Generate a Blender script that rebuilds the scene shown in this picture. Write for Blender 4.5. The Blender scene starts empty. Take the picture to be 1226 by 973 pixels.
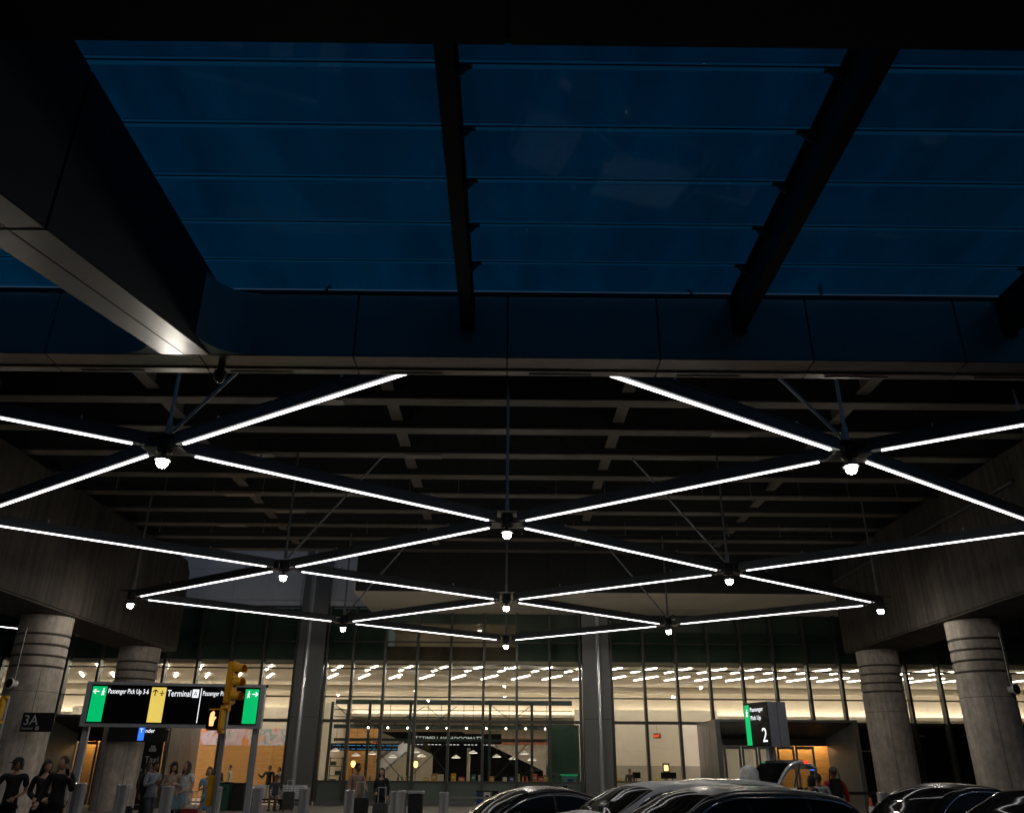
import bpy, bmesh, math, random
from mathutils import Vector, Matrix
random.seed(7)
R = math.radians
S = bpy.context.scene
C = S.collection

# ------------------------------------------------------------------ camera
cam_d = bpy.data.cameras.new('camera'); cam = bpy.data.objects.new('camera', cam_d); C.objects.link(cam)
cam_d.sensor_width = 36.0; cam_d.lens = 28.48; cam_d.clip_start = 0.05; cam_d.clip_end = 2000
cam.matrix_world = (Matrix.Translation((0, 0, 1.8)) @ Matrix.Rotation(R(-0.3), 4, 'Z')
                    @ Matrix.Rotation(R(90 + 24), 4, 'X') @ Matrix.Rotation(R(0.4), 4, 'Z'))
S.camera = cam

# ------------------------------------------------------------------ dusk sky, no sun above the horizon
W = bpy.data.worlds.new('World'); S.world = W; W.use_nodes = True
wn = W.node_tree.nodes; wl = W.node_tree.links
sky = wn.new('ShaderNodeTexSky'); sky.sky_type = 'NISHITA'; sky.sun_disc = False
sky.sun_elevation = R(0.4); sky.sun_rotation = R(150); sky.altitude = 10; sky.ozone_density = 2.5
bg = wn['Background']; bg.inputs['Strength'].default_value = 0.12
wl.new(sky.outputs['Color'], bg.inputs['Color'])
sun_d = bpy.data.lights.new('sun', 'SUN'); sun_d.energy = 0.004; sun_d.angle = R(30); sun_d.color = (.45, .6, 1)
sun = bpy.data.objects.new('sun', sun_d); C.objects.link(sun); sun.rotation_euler = (R(89), 0, R(-30))

S.view_settings.view_transform = 'Standard'; S.view_settings.look = 'None'
S.view_settings.gamma = 1.0; S.view_settings.use_curve_mapping = False
S.view_settings.exposure = 0.0
S.render.engine = 'CYCLES'
S.cycles.use_denoising = True
S.cycles.max_bounces = 8; S.cycles.diffuse_bounces = 4; S.cycles.glossy_bounces = 4
S.cycles.transparent_max_bounces = 16; S.cycles.sample_clamp_indirect = 6.0

# ------------------------------------------------------------------ materials
MATS = {}
def mat(name, col, rough=.5, metal=0., var=.12, scale=6., bump=0., bscale=40., emit=None, estr=0., spec=.5, coat=0., stretch=None):
    if name in MATS: return MATS[name]
    m = bpy.data.materials.new(name); m.use_nodes = True
    nt = m.node_tree; n = nt.nodes; l = nt.links; b = n['Principled BSDF']
    b.inputs['Roughness'].default_value = rough; b.inputs['Metallic'].default_value = metal
    b.inputs['Specular IOR Level'].default_value = spec; b.inputs['Coat Weight'].default_value = coat
    tc = n.new('ShaderNodeTexCoord'); src = tc.outputs['Object']
    if stretch:
        mp = n.new('ShaderNodeMapping'); mp.inputs['Scale'].default_value = stretch
        l.new(src, mp.inputs['Vector']); src = mp.outputs['Vector']
    nz = n.new('ShaderNodeTexNoise'); nz.inputs['Scale'].default_value = scale; nz.inputs['Detail'].default_value = 6
    l.new(src, nz.inputs['Vector'])
    rp = n.new('ShaderNodeValToRGB')
    rp.color_ramp.elements[0].position = .3; rp.color_ramp.elements[1].position = .72
    rp.color_ramp.elements[0].color = tuple(c * (1 - var) for c in col) + (1,)
    rp.color_ramp.elements[1].color = tuple(min(1, c * (1 + var)) for c in col) + (1,)
    l.new(nz.outputs['Fac'], rp.inputs['Fac']); l.new(rp.outputs['Color'], b.inputs['Base Color'])
    if bump:
        n2 = n.new('ShaderNodeTexNoise'); n2.inputs['Scale'].default_value = bscale; n2.inputs['Detail'].default_value = 4
        l.new(src, n2.inputs['Vector'])
        bp = n.new('ShaderNodeBump'); bp.inputs['Strength'].default_value = bump; bp.inputs['Distance'].default_value = .02
        l.new(n2.outputs['Fac'], bp.inputs['Height']); l.new(bp.outputs['Normal'], b.inputs['Normal'])
    if emit:
        b.inputs['Emission Color'].default_value = tuple(emit) + (1,); b.inputs['Emission Strength'].default_value = estr
    MATS[name] = m
    return m

def glass(name, tint, refl=1.0, wave=0., rough=0.0, ior=1.5, dirt=0.):
    m = bpy.data.materials.new(name); m.use_nodes = True
    nt = m.node_tree; n = nt.nodes; l = nt.links
    n.remove(n['Principled BSDF']); out = n['Material Output']
    tr = n.new('ShaderNodeBsdfTransparent'); tr.inputs['Color'].default_value = tuple(tint) + (1,)
    gl = n.new('ShaderNodeBsdfGlossy'); gl.inputs['Roughness'].default_value = rough; gl.inputs['Color'].default_value = (refl, refl, refl, 1)
    fr = n.new('ShaderNodeFresnel')
    ge = n.new('ShaderNodeNewGeometry'); ma = n.new('ShaderNodeMath'); ma.operation = 'MULTIPLY_ADD'     # both faces of the thin pane reflect alike
    ma.inputs[1].default_value = 1/ior - ior; ma.inputs[2].default_value = ior
    l.new(ge.outputs['Backfacing'], ma.inputs[0]); l.new(ma.outputs[0], fr.inputs['IOR'])
    mx = n.new('ShaderNodeMixShader')
    l.new(fr.outputs['Fac'], mx.inputs['Fac']); l.new(tr.outputs['BSDF'], mx.inputs[1]); l.new(gl.outputs['BSDF'], mx.inputs[2])
    if wave:
        tc = n.new('ShaderNodeTexCoord'); nz = n.new('ShaderNodeTexNoise'); nz.inputs['Scale'].default_value = 1.1; nz.inputs['Detail'].default_value = 1
        l.new(tc.outputs['Object'], nz.inputs['Vector'])
        bp = n.new('ShaderNodeBump'); bp.inputs['Strength'].default_value = wave; bp.inputs['Distance'].default_value = .02
        l.new(nz.outputs['Fac'], bp.inputs['Height']); l.new(bp.outputs['Normal'], gl.inputs['Normal'])
    if dirt:                                                       # rain-washed grime on the panes
        tc = n.new('ShaderNodeTexCoord'); ge2 = n.new('ShaderNodeNewGeometry'); mp = n.new('ShaderNodeMapping'); mp.inputs['Scale'].default_value = (1.3, .35, 1)
        l.new(ge2.outputs['Position'], mp.inputs['Vector'])
        nz = n.new('ShaderNodeTexNoise'); nz.inputs['Scale'].default_value = 1.2; nz.inputs['Detail'].default_value = 7; nz.inputs['Roughness'].default_value = .62
        l.new(mp.outputs['Vector'], nz.inputs['Vector'])
        rp = n.new('ShaderNodeValToRGB'); rp.color_ramp.elements[0].position = .34; rp.color_ramp.elements[1].position = .68
        rp.color_ramp.elements[0].color = tuple(c*(1-dirt) for c in tint) + (1,); rp.color_ramp.elements[1].color = tuple(min(1, c*(1+dirt*.55)) for c in tint) + (1,)
        l.new(nz.outputs['Fac'], rp.inputs['Fac']); l.new(rp.outputs['Color'], tr.inputs['Color'])
    l.new(mx.outputs['Shader'], out.inputs['Surface'])
    MATS[name] = m
    return m

def glow(name, col, strength, rough=.4):
    return mat(name, tuple(min(.8, c) for c in col), rough, var=.02, emit=col, estr=strength)

def board_mat(name, c1, c2, rough=.45):
    m = mat(name, c1, rough, var=.18, scale=3., stretch=(.6, .6, 9.), bump=.05, bscale=14)
    return m

def concrete(name, col, seams=.0, streak=.5):
    m = mat(name, col, .85, var=.30, scale=1.1, stretch=(1, 1, .5))
    nt = m.node_tree; n = nt.nodes; l = nt.links; b = n['Principled BSDF']; rp = [q for q in n if q.type == 'VALTORGB'][0]
    tc = [q for q in n if q.type == 'TEX_COORD'][0]
    def layer(scale, st, lo, hi, p0, p1, src, detail=5):
        mp = n.new('ShaderNodeMapping'); mp.inputs['Scale'].default_value = st; l.new(tc.outputs['Object'], mp.inputs['Vector'])
        nz = n.new('ShaderNodeTexNoise'); nz.inputs['Scale'].default_value = scale; nz.inputs['Detail'].default_value = detail; l.new(mp.outputs['Vector'], nz.inputs['Vector'])
        mr = n.new('ShaderNodeMapRange'); mr.inputs['From Min'].default_value = p0; mr.inputs['From Max'].default_value = p1; mr.inputs['To Min'].default_value = lo; mr.inputs['To Max'].default_value = hi
        l.new(nz.outputs['Fac'], mr.inputs['Value'])
        mx = n.new('ShaderNodeMix'); mx.data_type = 'RGBA'; mx.blend_type = 'MULTIPLY'; mx.inputs['Factor'].default_value = 1.
        l.new(src, mx.inputs['A']); l.new(mr.outputs['Result'], mx.inputs['B']); return mx.outputs['Result'], nz
    c, _ = layer(3.0, (2.2, 2.2, .12), 1 - streak, 1.1, .3, .62, rp.outputs['Color'])          # water streaks
    c, _ = layer(6.0, (1, 1, .7), .80, 1.10, .32, .62, c, 8)                                      # mottling
    c, nz = layer(55., (1, 1, 1), .55, 1.0, .30, .42, c, 2)                                     # pin holes
    l.new(c, b.inputs['Base Color'])
    bp = n.new('ShaderNodeBump'); bp.inputs['Strength'].default_value = .35; bp.inputs['Distance'].default_value = .02
    l.new(nz.outputs['Fac'], bp.inputs['Height']); l.new(bp.outputs['Normal'], b.inputs['Normal'])
    return m

# colours
M_asphalt = mat('asphalt', (.05, .05, .052), .8, var=.25, scale=9, bump=.5, bscale=120)
M_conc_pave = mat('pavement_concrete', (.27, .25, .225), .75, var=.15, scale=2.5, bump=.2, bscale=60)
M_kerb = mat('kerb_stone', (.36, .35, .33), .8, var=.12, bump=.2)
M_paint = mat('road_paint', (.75, .75, .72), .6, var=.15, scale=12)
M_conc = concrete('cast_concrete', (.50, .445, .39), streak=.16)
M_conc_d = concrete('darkened_concrete', (.055, .046, .037), streak=.6)  # the pier caps' lack of light is put into this base colour
M_groove = mat('groove_concrete', (.09, .08, .072), .9, var=.2)
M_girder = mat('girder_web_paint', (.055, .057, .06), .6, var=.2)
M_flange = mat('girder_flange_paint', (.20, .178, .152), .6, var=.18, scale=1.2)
M_deck = mat('deck_underside', (.045, .045, .048), .8, var=.2)
M_fascia = mat('fascia_aluminium', (.68, .82, .80), .42, metal=.2, var=.08, scale=1.5, bump=.03, bscale=3)
M_fascia_s = mat('fascia_soffit_aluminium', (.50, .46, .42), .34, metal=.85, var=.08, scale=1.5, bump=.03, bscale=3)
M_dark_clad = mat('dark_cladding', (.035, .037, .04), .55, metal=.3, var=.12)
M_black = mat('black_paint', (.012, .012, .013), .5, var=.15)
M_blacksteel = mat('black_steel', (.02, .021, .023), .42, metal=.4, var=.15)
M_bar = mat('lattice_bar_paint', (.035, .042, .05), .42, metal=.4, var=.1, scale=3)
M_rod = mat('rod_galvanised', (.33, .37, .40), .38, metal=.7, var=.1)
M_cap = mat('glazing_edge', (.42, .47, .50), .5, var=.05)
M_girder_b = mat('girder_bottom_metal', (.022, .023, .02), .34, metal=.0, var=.15, scale=.8)
M_alu = mat('aluminium_frame', (.33, .32, .30), .4, metal=.6, var=.08)
M_mull = mat('mullion_bronze', (.10, .10, .092), .42, metal=.5, var=.1)
M_panel_grey = mat('grey_panel', (.76, .78, .82), .42, metal=.0, var=.06, scale=1.)
M_pil = mat('pilaster_metal', (.20, .205, .205), .45, metal=.45, var=.06, scale=1.)
M_steel = mat('brushed_steel', (.82, .82, .84), .22, metal=.7, var=.07, scale=2, bump=.02, bscale=60, stretch=(8, 8, .6))
M_pole = mat('galvanised_pole', (.45, .45, .46), .38, metal=.4, var=.08)
M_soffit = mat('terminal_soffit', (.74, .67, .56), .4, metal=.0, var=.06, scale=.8)
M_green_spandrel = mat('green_spandrel', (.10, .17, .15), .18, var=.15, scale=.8)
M_basepanel = mat('frosted_base_panel', (.15, .185, .165), .35, var=.1, scale=1.2)
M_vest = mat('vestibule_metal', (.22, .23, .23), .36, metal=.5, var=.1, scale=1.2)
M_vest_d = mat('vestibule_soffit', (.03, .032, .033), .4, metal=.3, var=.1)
M_wood = board_mat('oak_board', (.52, .27, .085), (.4, .2, .06))
M_beige = mat('beige_wall', (.70, .63, .53), .7, var=.05, scale=.7)
M_ceil = mat('interior_ceiling', (.72, .66, .56), .75, var=.05, scale=.6)
M_tile = mat('grey_wall_tile', (.36, .33, .28), .4, var=.1, scale=1.5)
M_floor_in = mat('terrazzo_floor', (.46, .43, .38), .3, var=.12, scale=30)
M_frame_green = mat('frame_dark_green', (.018, .035, .032), .45, var=.15)
M_white = mat('white_paint', (.78, .78, .76), .45, var=.05)
M_grey_metal = mat('grey_metal', (.55, .58, .63), .42, metal=.4, var=.06)
M_seat = mat('perforated_steel', (.42, .44, .46), .35, metal=.7, var=.1)
M_yellow = mat('signal_yellow', (.92, .45, .015), .45, var=.1)
M_amber_glass = mat('dark_lens', (.02, .02, .02), .15, var=.1)
M_rubber = mat('rubber', (.02, .02, .02), .75, var=.2)
M_orange = mat('cone_orange', (.7, .12, .02), .5, var=.1)

G_roof = glass('canopy_glass', (.06, .575, .68), .35, wave=.05, rough=.05, dirt=.16)
G_joint = glass('canopy_joint_glass', (.15, .76, .84), .35)
G_facade = glass('facade_glass', (.87, .87, .83), 1.0, wave=.14, ior=1.45)
G_clear = glass('clear_glass', (.9, .93, .9), 1.0, wave=.2)
E_strip = glow('strip_light', (1., .955, .95), 5.5)
E_down = glow('downlight_lens', (1., .92, .80), 260.0)
E_ceil = glow('ceiling_light_lens', (1., .925, .83), 44.0)
E_cove = glow('cove_light', (1., .90, .76), 26.0)
E_vest = glow('vestibule_light', (1., .75, .42), 30.0)
E_green = glow('sign_green', (.0, .46, .13), 1.0)
E_yellow = glow('sign_yellow', (.78, .58, .11), .95)
E_white = glow('sign_white', (.95, .97, 1.), 1.1)
E_blue = glow('sign_blue', (.03, .18, .95), 1.2)
E_hand = glow('hand_symbol', (1., .42, .16), 1.9)
E_red = glow('red_lamp', (1., .05, .02), 1.6)
E_exit = glow('exit_letters', (1., .10, .03), 2.6)
E_amber = glow('amber_lamp', (1., .45, .10), 9.0)
E_pend = glow('pendant_diffuser', (1., .9, .75), 5.0)
M_screen = mat('screen_black', (.006, .006, .007), .2, var=.05)

# ------------------------------------------------------------------ geometry helpers
class MB:
    def __init__(s): s.v = []; s.f = []; s.m = []; s.k = 0
    def face(s, *idx): s.f.append(idx); s.m.append(s.k)
    def box(s, x0, y0, z0, x1, y1, z1):
        b = len(s.v)
        s.v += [(x0,y0,z0),(x1,y0,z0),(x1,y1,z0),(x0,y1,z0),(x0,y0,z1),(x1,y0,z1),(x1,y1,z1),(x0,y1,z1)]
        for q in ((0,3,2,1),(4,5,6,7),(0,1,5,4),(1,2,6,5),(2,3,7,6),(3,0,4,7)): s.face(*[b+i for i in q])
        return s
    def bar(s, p, q, w, h, up=(0,0,1)):
        p = Vector(p); q = Vector(q); d = (q-p).normalized(); up = Vector(up)
        if abs(d.dot(up)) > .98: up = Vector((0,1,0))
        a = d.cross(up).normalized() * (w/2); c = a.cross(d).normalized() * (h/2)
        b = len(s.v)
        for o in (p, q):
            for sa, sc in ((-1,-1),(1,-1),(1,1),(-1,1)): s.v.append(tuple(o + a*sa + c*sc))
        for k in ((0,1,2,3),(7,6,5,4),(0,4,5,1),(1,5,6,2),(2,6,7,3),(3,7,4,0)): s.face(*[b+i for i in k])
        return s
    def tube(s, p, q, r, n=10, r2=None):
        p = Vector(p); q = Vector(q); d = (q-p).normalized(); up = Vector((0,0,1))
        if abs(d.dot(up)) > .98: up = Vector((0,1,0))
        a = d.cross(up).normalized(); c = a.cross(d).normalized(); b = len(s.v)
        for o, rr in ((p, r), (q, r if r2 is None else r2)):
            for i in range(n):
                t = 2*math.pi*i/n; s.v.append(tuple(o + (a*math.cos(t) + c*math.sin(t))*rr))
        for i in range(n):
            j = (i+1) % n; s.face(b+i, b+j, b+n+j, b+n+i)
        s.face(*[b+i for i in reversed(range(n))]); s.face(*[b+n+i for i in range(n)])
        return s
    def lathe(s, prof, o=(0,0,0), axis='Z', n=20, cap=True):
        b = len(s.v); k = len(prof)
        for (r, h) in prof:
            for i in range(n):
                t = 2*math.pi*i/n; c, q = r*math.cos(t), r*math.sin(t)
                v = {'Z': (c, q, h), 'Y': (c, h, q), 'X': (h, c, q)}[axis]
                s.v.append((o[0]+v[0], o[1]+v[1], o[2]+v[2]))
        for a in range(k-1):
            for i in range(n):
                j = (i+1) % n; s.face(b+a*n+i, b+a*n+j, b+(a+1)*n+j, b+(a+1)*n+i)
        if cap:
            s.face(*[b+i for i in reversed(range(n))]); s.face(*[b+(k-1)*n+i for i in range(n)])
        return s
    def prism(s, pts, a0, a1, axis='Y'):
        b = len(s.v); n = len(pts)
        for a in (a0, a1):
            for (u, w) in pts:
                s.v.append({'Y': (u, a, w), 'X': (a, u, w), 'Z': (u, w, a)}[axis])
        s.face(*[b+i for i in reversed(range(n))]); s.face(*[b+n+i for i in range(n)])
        for i in range(n):
            j = (i+1) % n; s.face(b+i, b+j, b+n+j, b+n+i)
        return s
    def sphere(s, o, r, nu=12, nv=8, sc=(1,1,1)):
        b = len(s.v)
        for j in range(nv+1):
            ph = math.pi*j/nv
            for i in range(nu):
                t = 2*math.pi*i/nu
                s.v.append((o[0]+r*sc[0]*math.sin(ph)*math.cos(t), o[1]+r*sc[1]*math.sin(ph)*math.sin(t), o[2]+r*sc[2]*math.cos(ph)))
        for j in range(nv):
            for i in range(nu):
                k = (i+1) % nu; s.face(b+j*nu+i, b+(j+1)*nu+i, b+(j+1)*nu+k, b+j*nu+k)
        return s
    def mesh(s, name, mats, smooth=False, bevel=0.):
        me = bpy.data.meshes.new(name); me.from_pydata(s.v, [], s.f)
        bm = bmesh.new(); bm.from_mesh(me)
        for f, k in zip(bm.faces, s.m): f.material_index = k
        bmesh.ops.remove_doubles(bm, verts=bm.verts, dist=1e-5)
        bmesh.ops.recalc_face_normals(bm, faces=bm.faces)
        if bevel:
            es = [e for e in bm.edges if len(e.link_faces) == 2 and e.calc_face_angle(0) > .6]
            bmesh.ops.bevel(bm, geom=es, offset=bevel, segments=2, affect='EDGES', clamp_overlap=True)
        for f in bm.faces: f.smooth = smooth
        if smooth:
            for e in bm.edges:
                if len(e.link_faces) == 2 and e.calc_face_angle(0) > .7: e.smooth = False
        bm.to_mesh(me); bm.free()
        for m in (mats if isinstance(mats, (list, tuple)) else [mats]): me.materials.append(m)
        return me
    def build(s, name, mats, parent=None, smooth=False, bevel=0.):
        return obj(name, s.mesh(name, mats, smooth, bevel), parent)

def obj(name, me, parent=None, loc=None, rz=None):
    o = bpy.data.objects.new(name, me); C.objects.link(o)
    if parent is not None: o.parent = parent
    if loc is not None: o.location = loc
    if rz is not None: o.rotation_euler = (0, 0, rz)
    return o
def tag(o, label=None, cat=None, group=None, kind=None):
    if label: o['label'] = label
    if cat: o['category'] = cat
    if group: o['group'] = group
    if kind: o['kind'] = kind
    return o
def thing(name, label, cat, loc=(0,0,0), rz=0., group=None):
    o = bpy.data.objects.new(name, None); C.objects.link(o); o.empty_display_size = .2
    o.location = loc; o.rotation_euler = (0, 0, rz)
    return tag(o, label, cat, group)
def bx(name, m, parent, x0, y0, z0, x1, y1, z1, bevel=0.):
    return MB().box(x0,y0,z0,x1,y1,z1).build(name, m, parent, bevel=bevel)
BOXC = {}
def boxc(name, m, parent, loc, size, bevel=0., rz=0., rot=None):
    """box whose mesh is shared between alike pieces, origin at its centre"""
    key = (name, m.name, tuple(round(v, 3) for v in size), bevel)
    if key not in BOXC:
        a, b, c = (v/2 for v in size)
        BOXC[key] = MB().box(-a,-b,-c,a,b,c).mesh(name, m, bevel=bevel)
    o = obj(name, BOXC[key], parent, loc)
    if rot is not None: o.rotation_euler = rot
    elif rz: o.rotation_euler = (0, 0, rz)
    return o
def text(name, body, size, m, parent, loc, rot=(R(90),0,0), sx=1., thick=.002, align='LEFT'):
    cu = bpy.data.curves.new(name, 'FONT'); cu.body = body; cu.size = size; cu.extrude = thick; cu.align_x = align; cu.resolution_u = 3
    t = bpy.data.objects.new(name, cu); C.objects.link(t)
    me = bpy.data.meshes.new_from_object(t); bpy.data.objects.remove(t)
    for v in me.vertices: v.co.x *= sx
    me.materials.clear(); me.materials.append(m)
    o = obj(name, me, parent, loc); o.rotation_euler = rot
    return o
def copy_tree(o, parent=None):
    c = o.copy(); C.objects.link(c)
    if parent is not None: c.parent = parent
    for ch in list(o.children): copy_tree(ch, c)
    return c
def mesh_of(o, name): return o.data

# ================================================================== ground
SW = .15                                                       # pavement level
def kerb_y(x): return 20.6 + .32 * x                           # the kerb runs slightly askew to the terminal
tag(bx('road', M_asphalt, None, -300, -300, -.3, 300, 300, 0), kind='structure')
sw = MB(); xs = [-60 + 4*i for i in range(31)]
sw.prism([(x, kerb_y(x) + .18) for x in (-60, 60)] + [(60, 41.74), (-60, 41.74)], .0, SW, 'Z')
pavement = tag(sw.build('pavement', M_conc_pave), kind='structure')
kb = MB(); kb.prism([(-60, kerb_y(-60)), (60, kerb_y(60)), (60, kerb_y(60) + .18), (-60, kerb_y(-60) + .18)], 0, SW + .01, 'Z')
tag(kb.build('kerb', M_kerb), kind='structure')
jm = MB()                                                      # saw-cut pavement joints, as thin sunk-looking strips
ang = math.atan(.32)
marks = tag(bpy.data.objects.new('road_markings', None), kind='structure'); C.objects.link(marks)
for i in range(9):                                             # lane dashes and crossing bars in front of the kerb
    x = -24 + i*6.; y = kerb_y(x) - 4.6
    boxc('lane_dash', M_paint, marks, (x, y, .004), (3., .12, .004), rz=ang)
for i in range(8):
    x = -9.6 + i*1.0; y = kerb_y(x) - 2.2
    boxc('crossing_bar', M_paint, marks, (x - 1.1, y - 5.2, .004), (.5, 2.6, .004), rz=ang)

# ================================================================== elevated roadway over the kerb
rw = thing('elevated_roadway', 'elevated roadway on steel girders spanning above the light lattice', 'bridge', (0, 23, 10.6))
def pl(o, p):   # parent keeping the given world coordinates of the mesh
    o.parent = p; o.matrix_parent_inverse = Matrix.Translation(p.location).inverted(); return o
pl(bx('deck', M_deck, None, -48, 17.7, 11.9, 48, 36.2, 12.4), rw)
gm = MB().box(-48, -.03, 0.045, 48, .03, 1.27).box(-48, -.22, 1.26, 48, .22, 1.30).mesh('girder', M_girder)
fm = MB().box(-48, -.21, 0, 48, .21, .04).mesh('bottom_flange', M_flange)
for k in range(0, 9):
    y = 19.55 + 2.02*k
    g = pl(obj('girder', gm, None, (0, y, 10.6)), rw)
    obj('bottom_flange', fm, g)
dm = MB().box(-.03, -.7, .25, .03, .7, 1.1).box(-.16, -.72, .2, .16, .72, .25).mesh('diaphragm', M_flange)
pl(obj('girder', gm, None, (0, 17.9, 10.6)), rw)
for k in range(-1, 8):
    for x in (-21.7, -9.3, -3.15, 3.15, 9.3, 21.7):
        pl(obj('diaphragm', dm, None, (x, 19.55 + 2.02*k + 1.01, 10.6)), rw)
# scuppers / perforated inspection plates below a few flanges
for x, k in ((-4.9, 0), (-2.6, 2), (-7.8, 2), (-8.2, 5), (6.4, 1), (-9.5, 4), (-11, 6)):
    boxc('grille_plate', M_alu, rw, (x, 19.55 + 2.02*k - 23, -.02), (1.1, .34, .03))
# sprinkler main hung below the girders
sp = thing('sprinkler_pipe', 'thin sprinkler pipe on drop hangers running under the roadway girders', 'pipe', (0, 26.2, 10.28))
MB().tube((-26, 0, 0), (26, 0, 0), .035, 10).build('pipe', M_blacksteel, sp, smooth=True)
hm = MB().tube((0, 0, .04), (0, 0, .45), .012, 6).tube((0, 0, -.06), (0, 0, .05), .03, 8).mesh('hanger', M_alu)
for i in range(-15, 16): obj('hanger', hm, sp, (i*1.65, .0, 0))
sp2 = thing('sprinkler_branch', 'second sprinkler pipe farther back under the roadway girders', 'pipe', (0, 31.4, 10.3))
MB().tube((-26, 0, 0), (26, 0, 0), .03, 10).build('pipe', M_blacksteel, sp2, smooth=True)
for i in range(-12, 13): obj('hanger', hm, sp2, (i*2.05 + .6, .0, 0))

# ------------------------------------------------------------------ front fascia of that roadway
fa = thing('edge_fascia', 'metal clad edge fascia below the glass canopy, panels in a row', 'fascia', (0, 10, 7))
pw = 2.135; x0 = -.02
for i in range(-9, 9):
    a = x0 + i*pw + .012; b = a + pw - .024
    if i == -3:      # panel interrupted by the cross box girder
        pl(bx('panel', M_fascia, None, a, 10.0, 7.0, -4.72, 10.06, 7.98), fa)
    elif i == -2:
        pl(bx('panel', M_fascia, None, -3.95 , 10.0, 7.0, b, 10.06, 7.98), fa)
    else: pl(bx('panel', M_fascia, None, a, 10.0, 7.0, b, 10.06, 7.98, .006), fa)
    pl(bx('soffit_panel', M_fascia_s, None, a, 10.0, 6.985, b, 10.34, 6.999), fa)
    pl(bx('lip', M_fascia_s, None, a, 10.352, 6.96, b, 10.50, 6.995), fa)
    pl(boxc('slot_light_trim', M_alu, None, (a + pw*.35, 10.45, 6.953), (.9, .05, .012)), fa)
pl(bx('backing', M_black, None, -30, 10.062, 7.0, 30, 10.5, 8.06), fa)
pl(bx('top_trim', M_blacksteel, None, -30, 9.99, 7.984, 30, 10.06, 8.05), fa)

# ------------------------------------------------------------------ clad cross girder on the left, deeper toward the viewer
cg = thing('cross_girder', 'dark metal clad cross girder deepening toward its near end, left of glass', 'girder', (-4.4, 6, 7))
def strip_prism(pts_yz, xa, xb, name, m):
    return pl(MB().prism(pts_yz, xa, xb, 'X').build(name, m, None), cg)
ya, yb = -6., 9.99
zb = lambda y: 7.0 - .207*(9.99 - y)
strip_prism([(ya, zb(ya)+.012), (yb, 7.012), (yb, 8.02), (ya, 8.02)], -4.70, -4.18, 'core', M_black)
for (u, v) in ((-6, -2.02), (-2, 1.98), (2, 5.98), (6, 9.99)):
    strip_prism([(u+.01, zb(u)+.004), (v-.01, zb(v)+.004), (v-.01, 8.06), (u+.01, 8.06)], -4.178, -4.14, 'side_panel', M_dark_clad)
    strip_prism([(u+.01, zb(u)+.004), (v-.01, zb(v)+.004), (v-.01, 8.06), (u+.01, 8.06)], -4.80, -4.702, 'side_panel', M_dark_clad)
    for xa, xb in ((-4.80, -4.49), (-4.47, -4.14)):
        strip_prism([(u+.01, zb(u)-.016), (v-.01, zb(v)-.016), (v-.01, zb(v)), (u+.01, zb(u))], xa, xb, 'bottom_panel', M_girder_b)
# rounded corner panel where girder and fascia meet
cm = MB(); arc = []
for i in range(9):
    t = R(180 + 90*i/8); arc.append((-3.58 + .56*math.cos(t), 9.44 + .54 + .0 + .54*0 + .0 - .54*0 + (.54*math.sin(t))*-1*0))
pts_in = [(-4.14, 9.42)] + [(-3.58 - .56*math.cos(R(90*i/8)), 9.42 + .57*math.sin(R(90*i/8))) for i in range(1, 9)] + [(-3.58, 9.998), (-4.14, 9.998)]
pl(MB().prism(pts_in, 7.0, 7.985, 'Z').build('corner_panel', M_fascia, None, smooth=True), cg)
pts_l = [(-4.8, 9.42)] + [(-5.36 + .56*math.cos(R(90*i/8)), 9.42 + .57*math.sin(R(90*i/8))) for i in range(1, 9)] + [(-5.36, 9.998), (-4.8, 9.998)]
pl(MB().prism(pts_l, 7.0, 7.985, 'Z').build('corner_panel', M_fascia, None, smooth=True), cg)
cc = thing('dome_camera', 'small black security camera hanging below the fascia by the cross girder', 'camera', (-4.05, 10.25, 6.98))
MB().lathe([(.05, 0), (.05, -.1), (.085, -.12), (.085, -.22)], n=16).build('housing', M_black, cc, smooth=True)
MB().sphere((0, 0, -.23), .07, 14, 10).build('dome', M_amber_glass, cc, smooth=True)

# ------------------------------------------------------------------ glass canopy between the two roadways
cn = thing('glass_canopy', 'blue tinted glass canopy on purlins between the two roadways overhead', 'skylight', (0, 7.3, 8))
ylines = [4.67, 5.84, 6.68, 7.52, 8.36, 9.2, 9.98]
beams_x = [-.585, 3.25, 7.08, 10.9]
bays = [(-12.5, -8.7), (-8.6, -4.8), (-4.16, -.585), (-.585, 3.25), (3.25, 7.08), (7.08, 10.9), (10.9, 14.7)]
PANE = {}
for (a, b) in bays:
    for i in range(6):
        y0, y1 = ylines[i], ylines[i+1]
        pl(boxc('glass_pane', G_roof, None, ((a+b)/2, (y0+y1)/2, 8.03), (b-a-.03, y1-y0-.13, .02)), cn)
    for y in ylines[1:6]:
        pl(boxc('purlin', M_blacksteel, None, ((a+b)/2, y - .03, 8.012), (b-a-.06, .010, .012)), cn)
        pl(boxc('joint_strip', G_joint, None, ((a+b)/2, y, 8.035), (b-a-.03, .12, .008)), cn)
ibm = MB().box(-.085, -2.66, 0, .085, 2.66, .03).box(-.03, -2.66, .03, .03, 2.66, .52).box(-.085, -2.66, .52, .085, 2.66, .55).mesh('beam', M_black)
endm = MB().box(-.1, 0, -.02, .1, .03, .6).mesh('end_plate', M_black)
brk = MB().prism([(0, .08), (.07, .12), (.12, .19), (.12, .22), (0, .22)], -.006, .006, 'Y')
brk.box(.02, -.03, .215, .16, .03, .225)
brm = brk.mesh('bracket', M_cap)
bolt = MB().lathe([(.016, 0), (.016, .012)], n=8).mesh('bolt', M_black)
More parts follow.
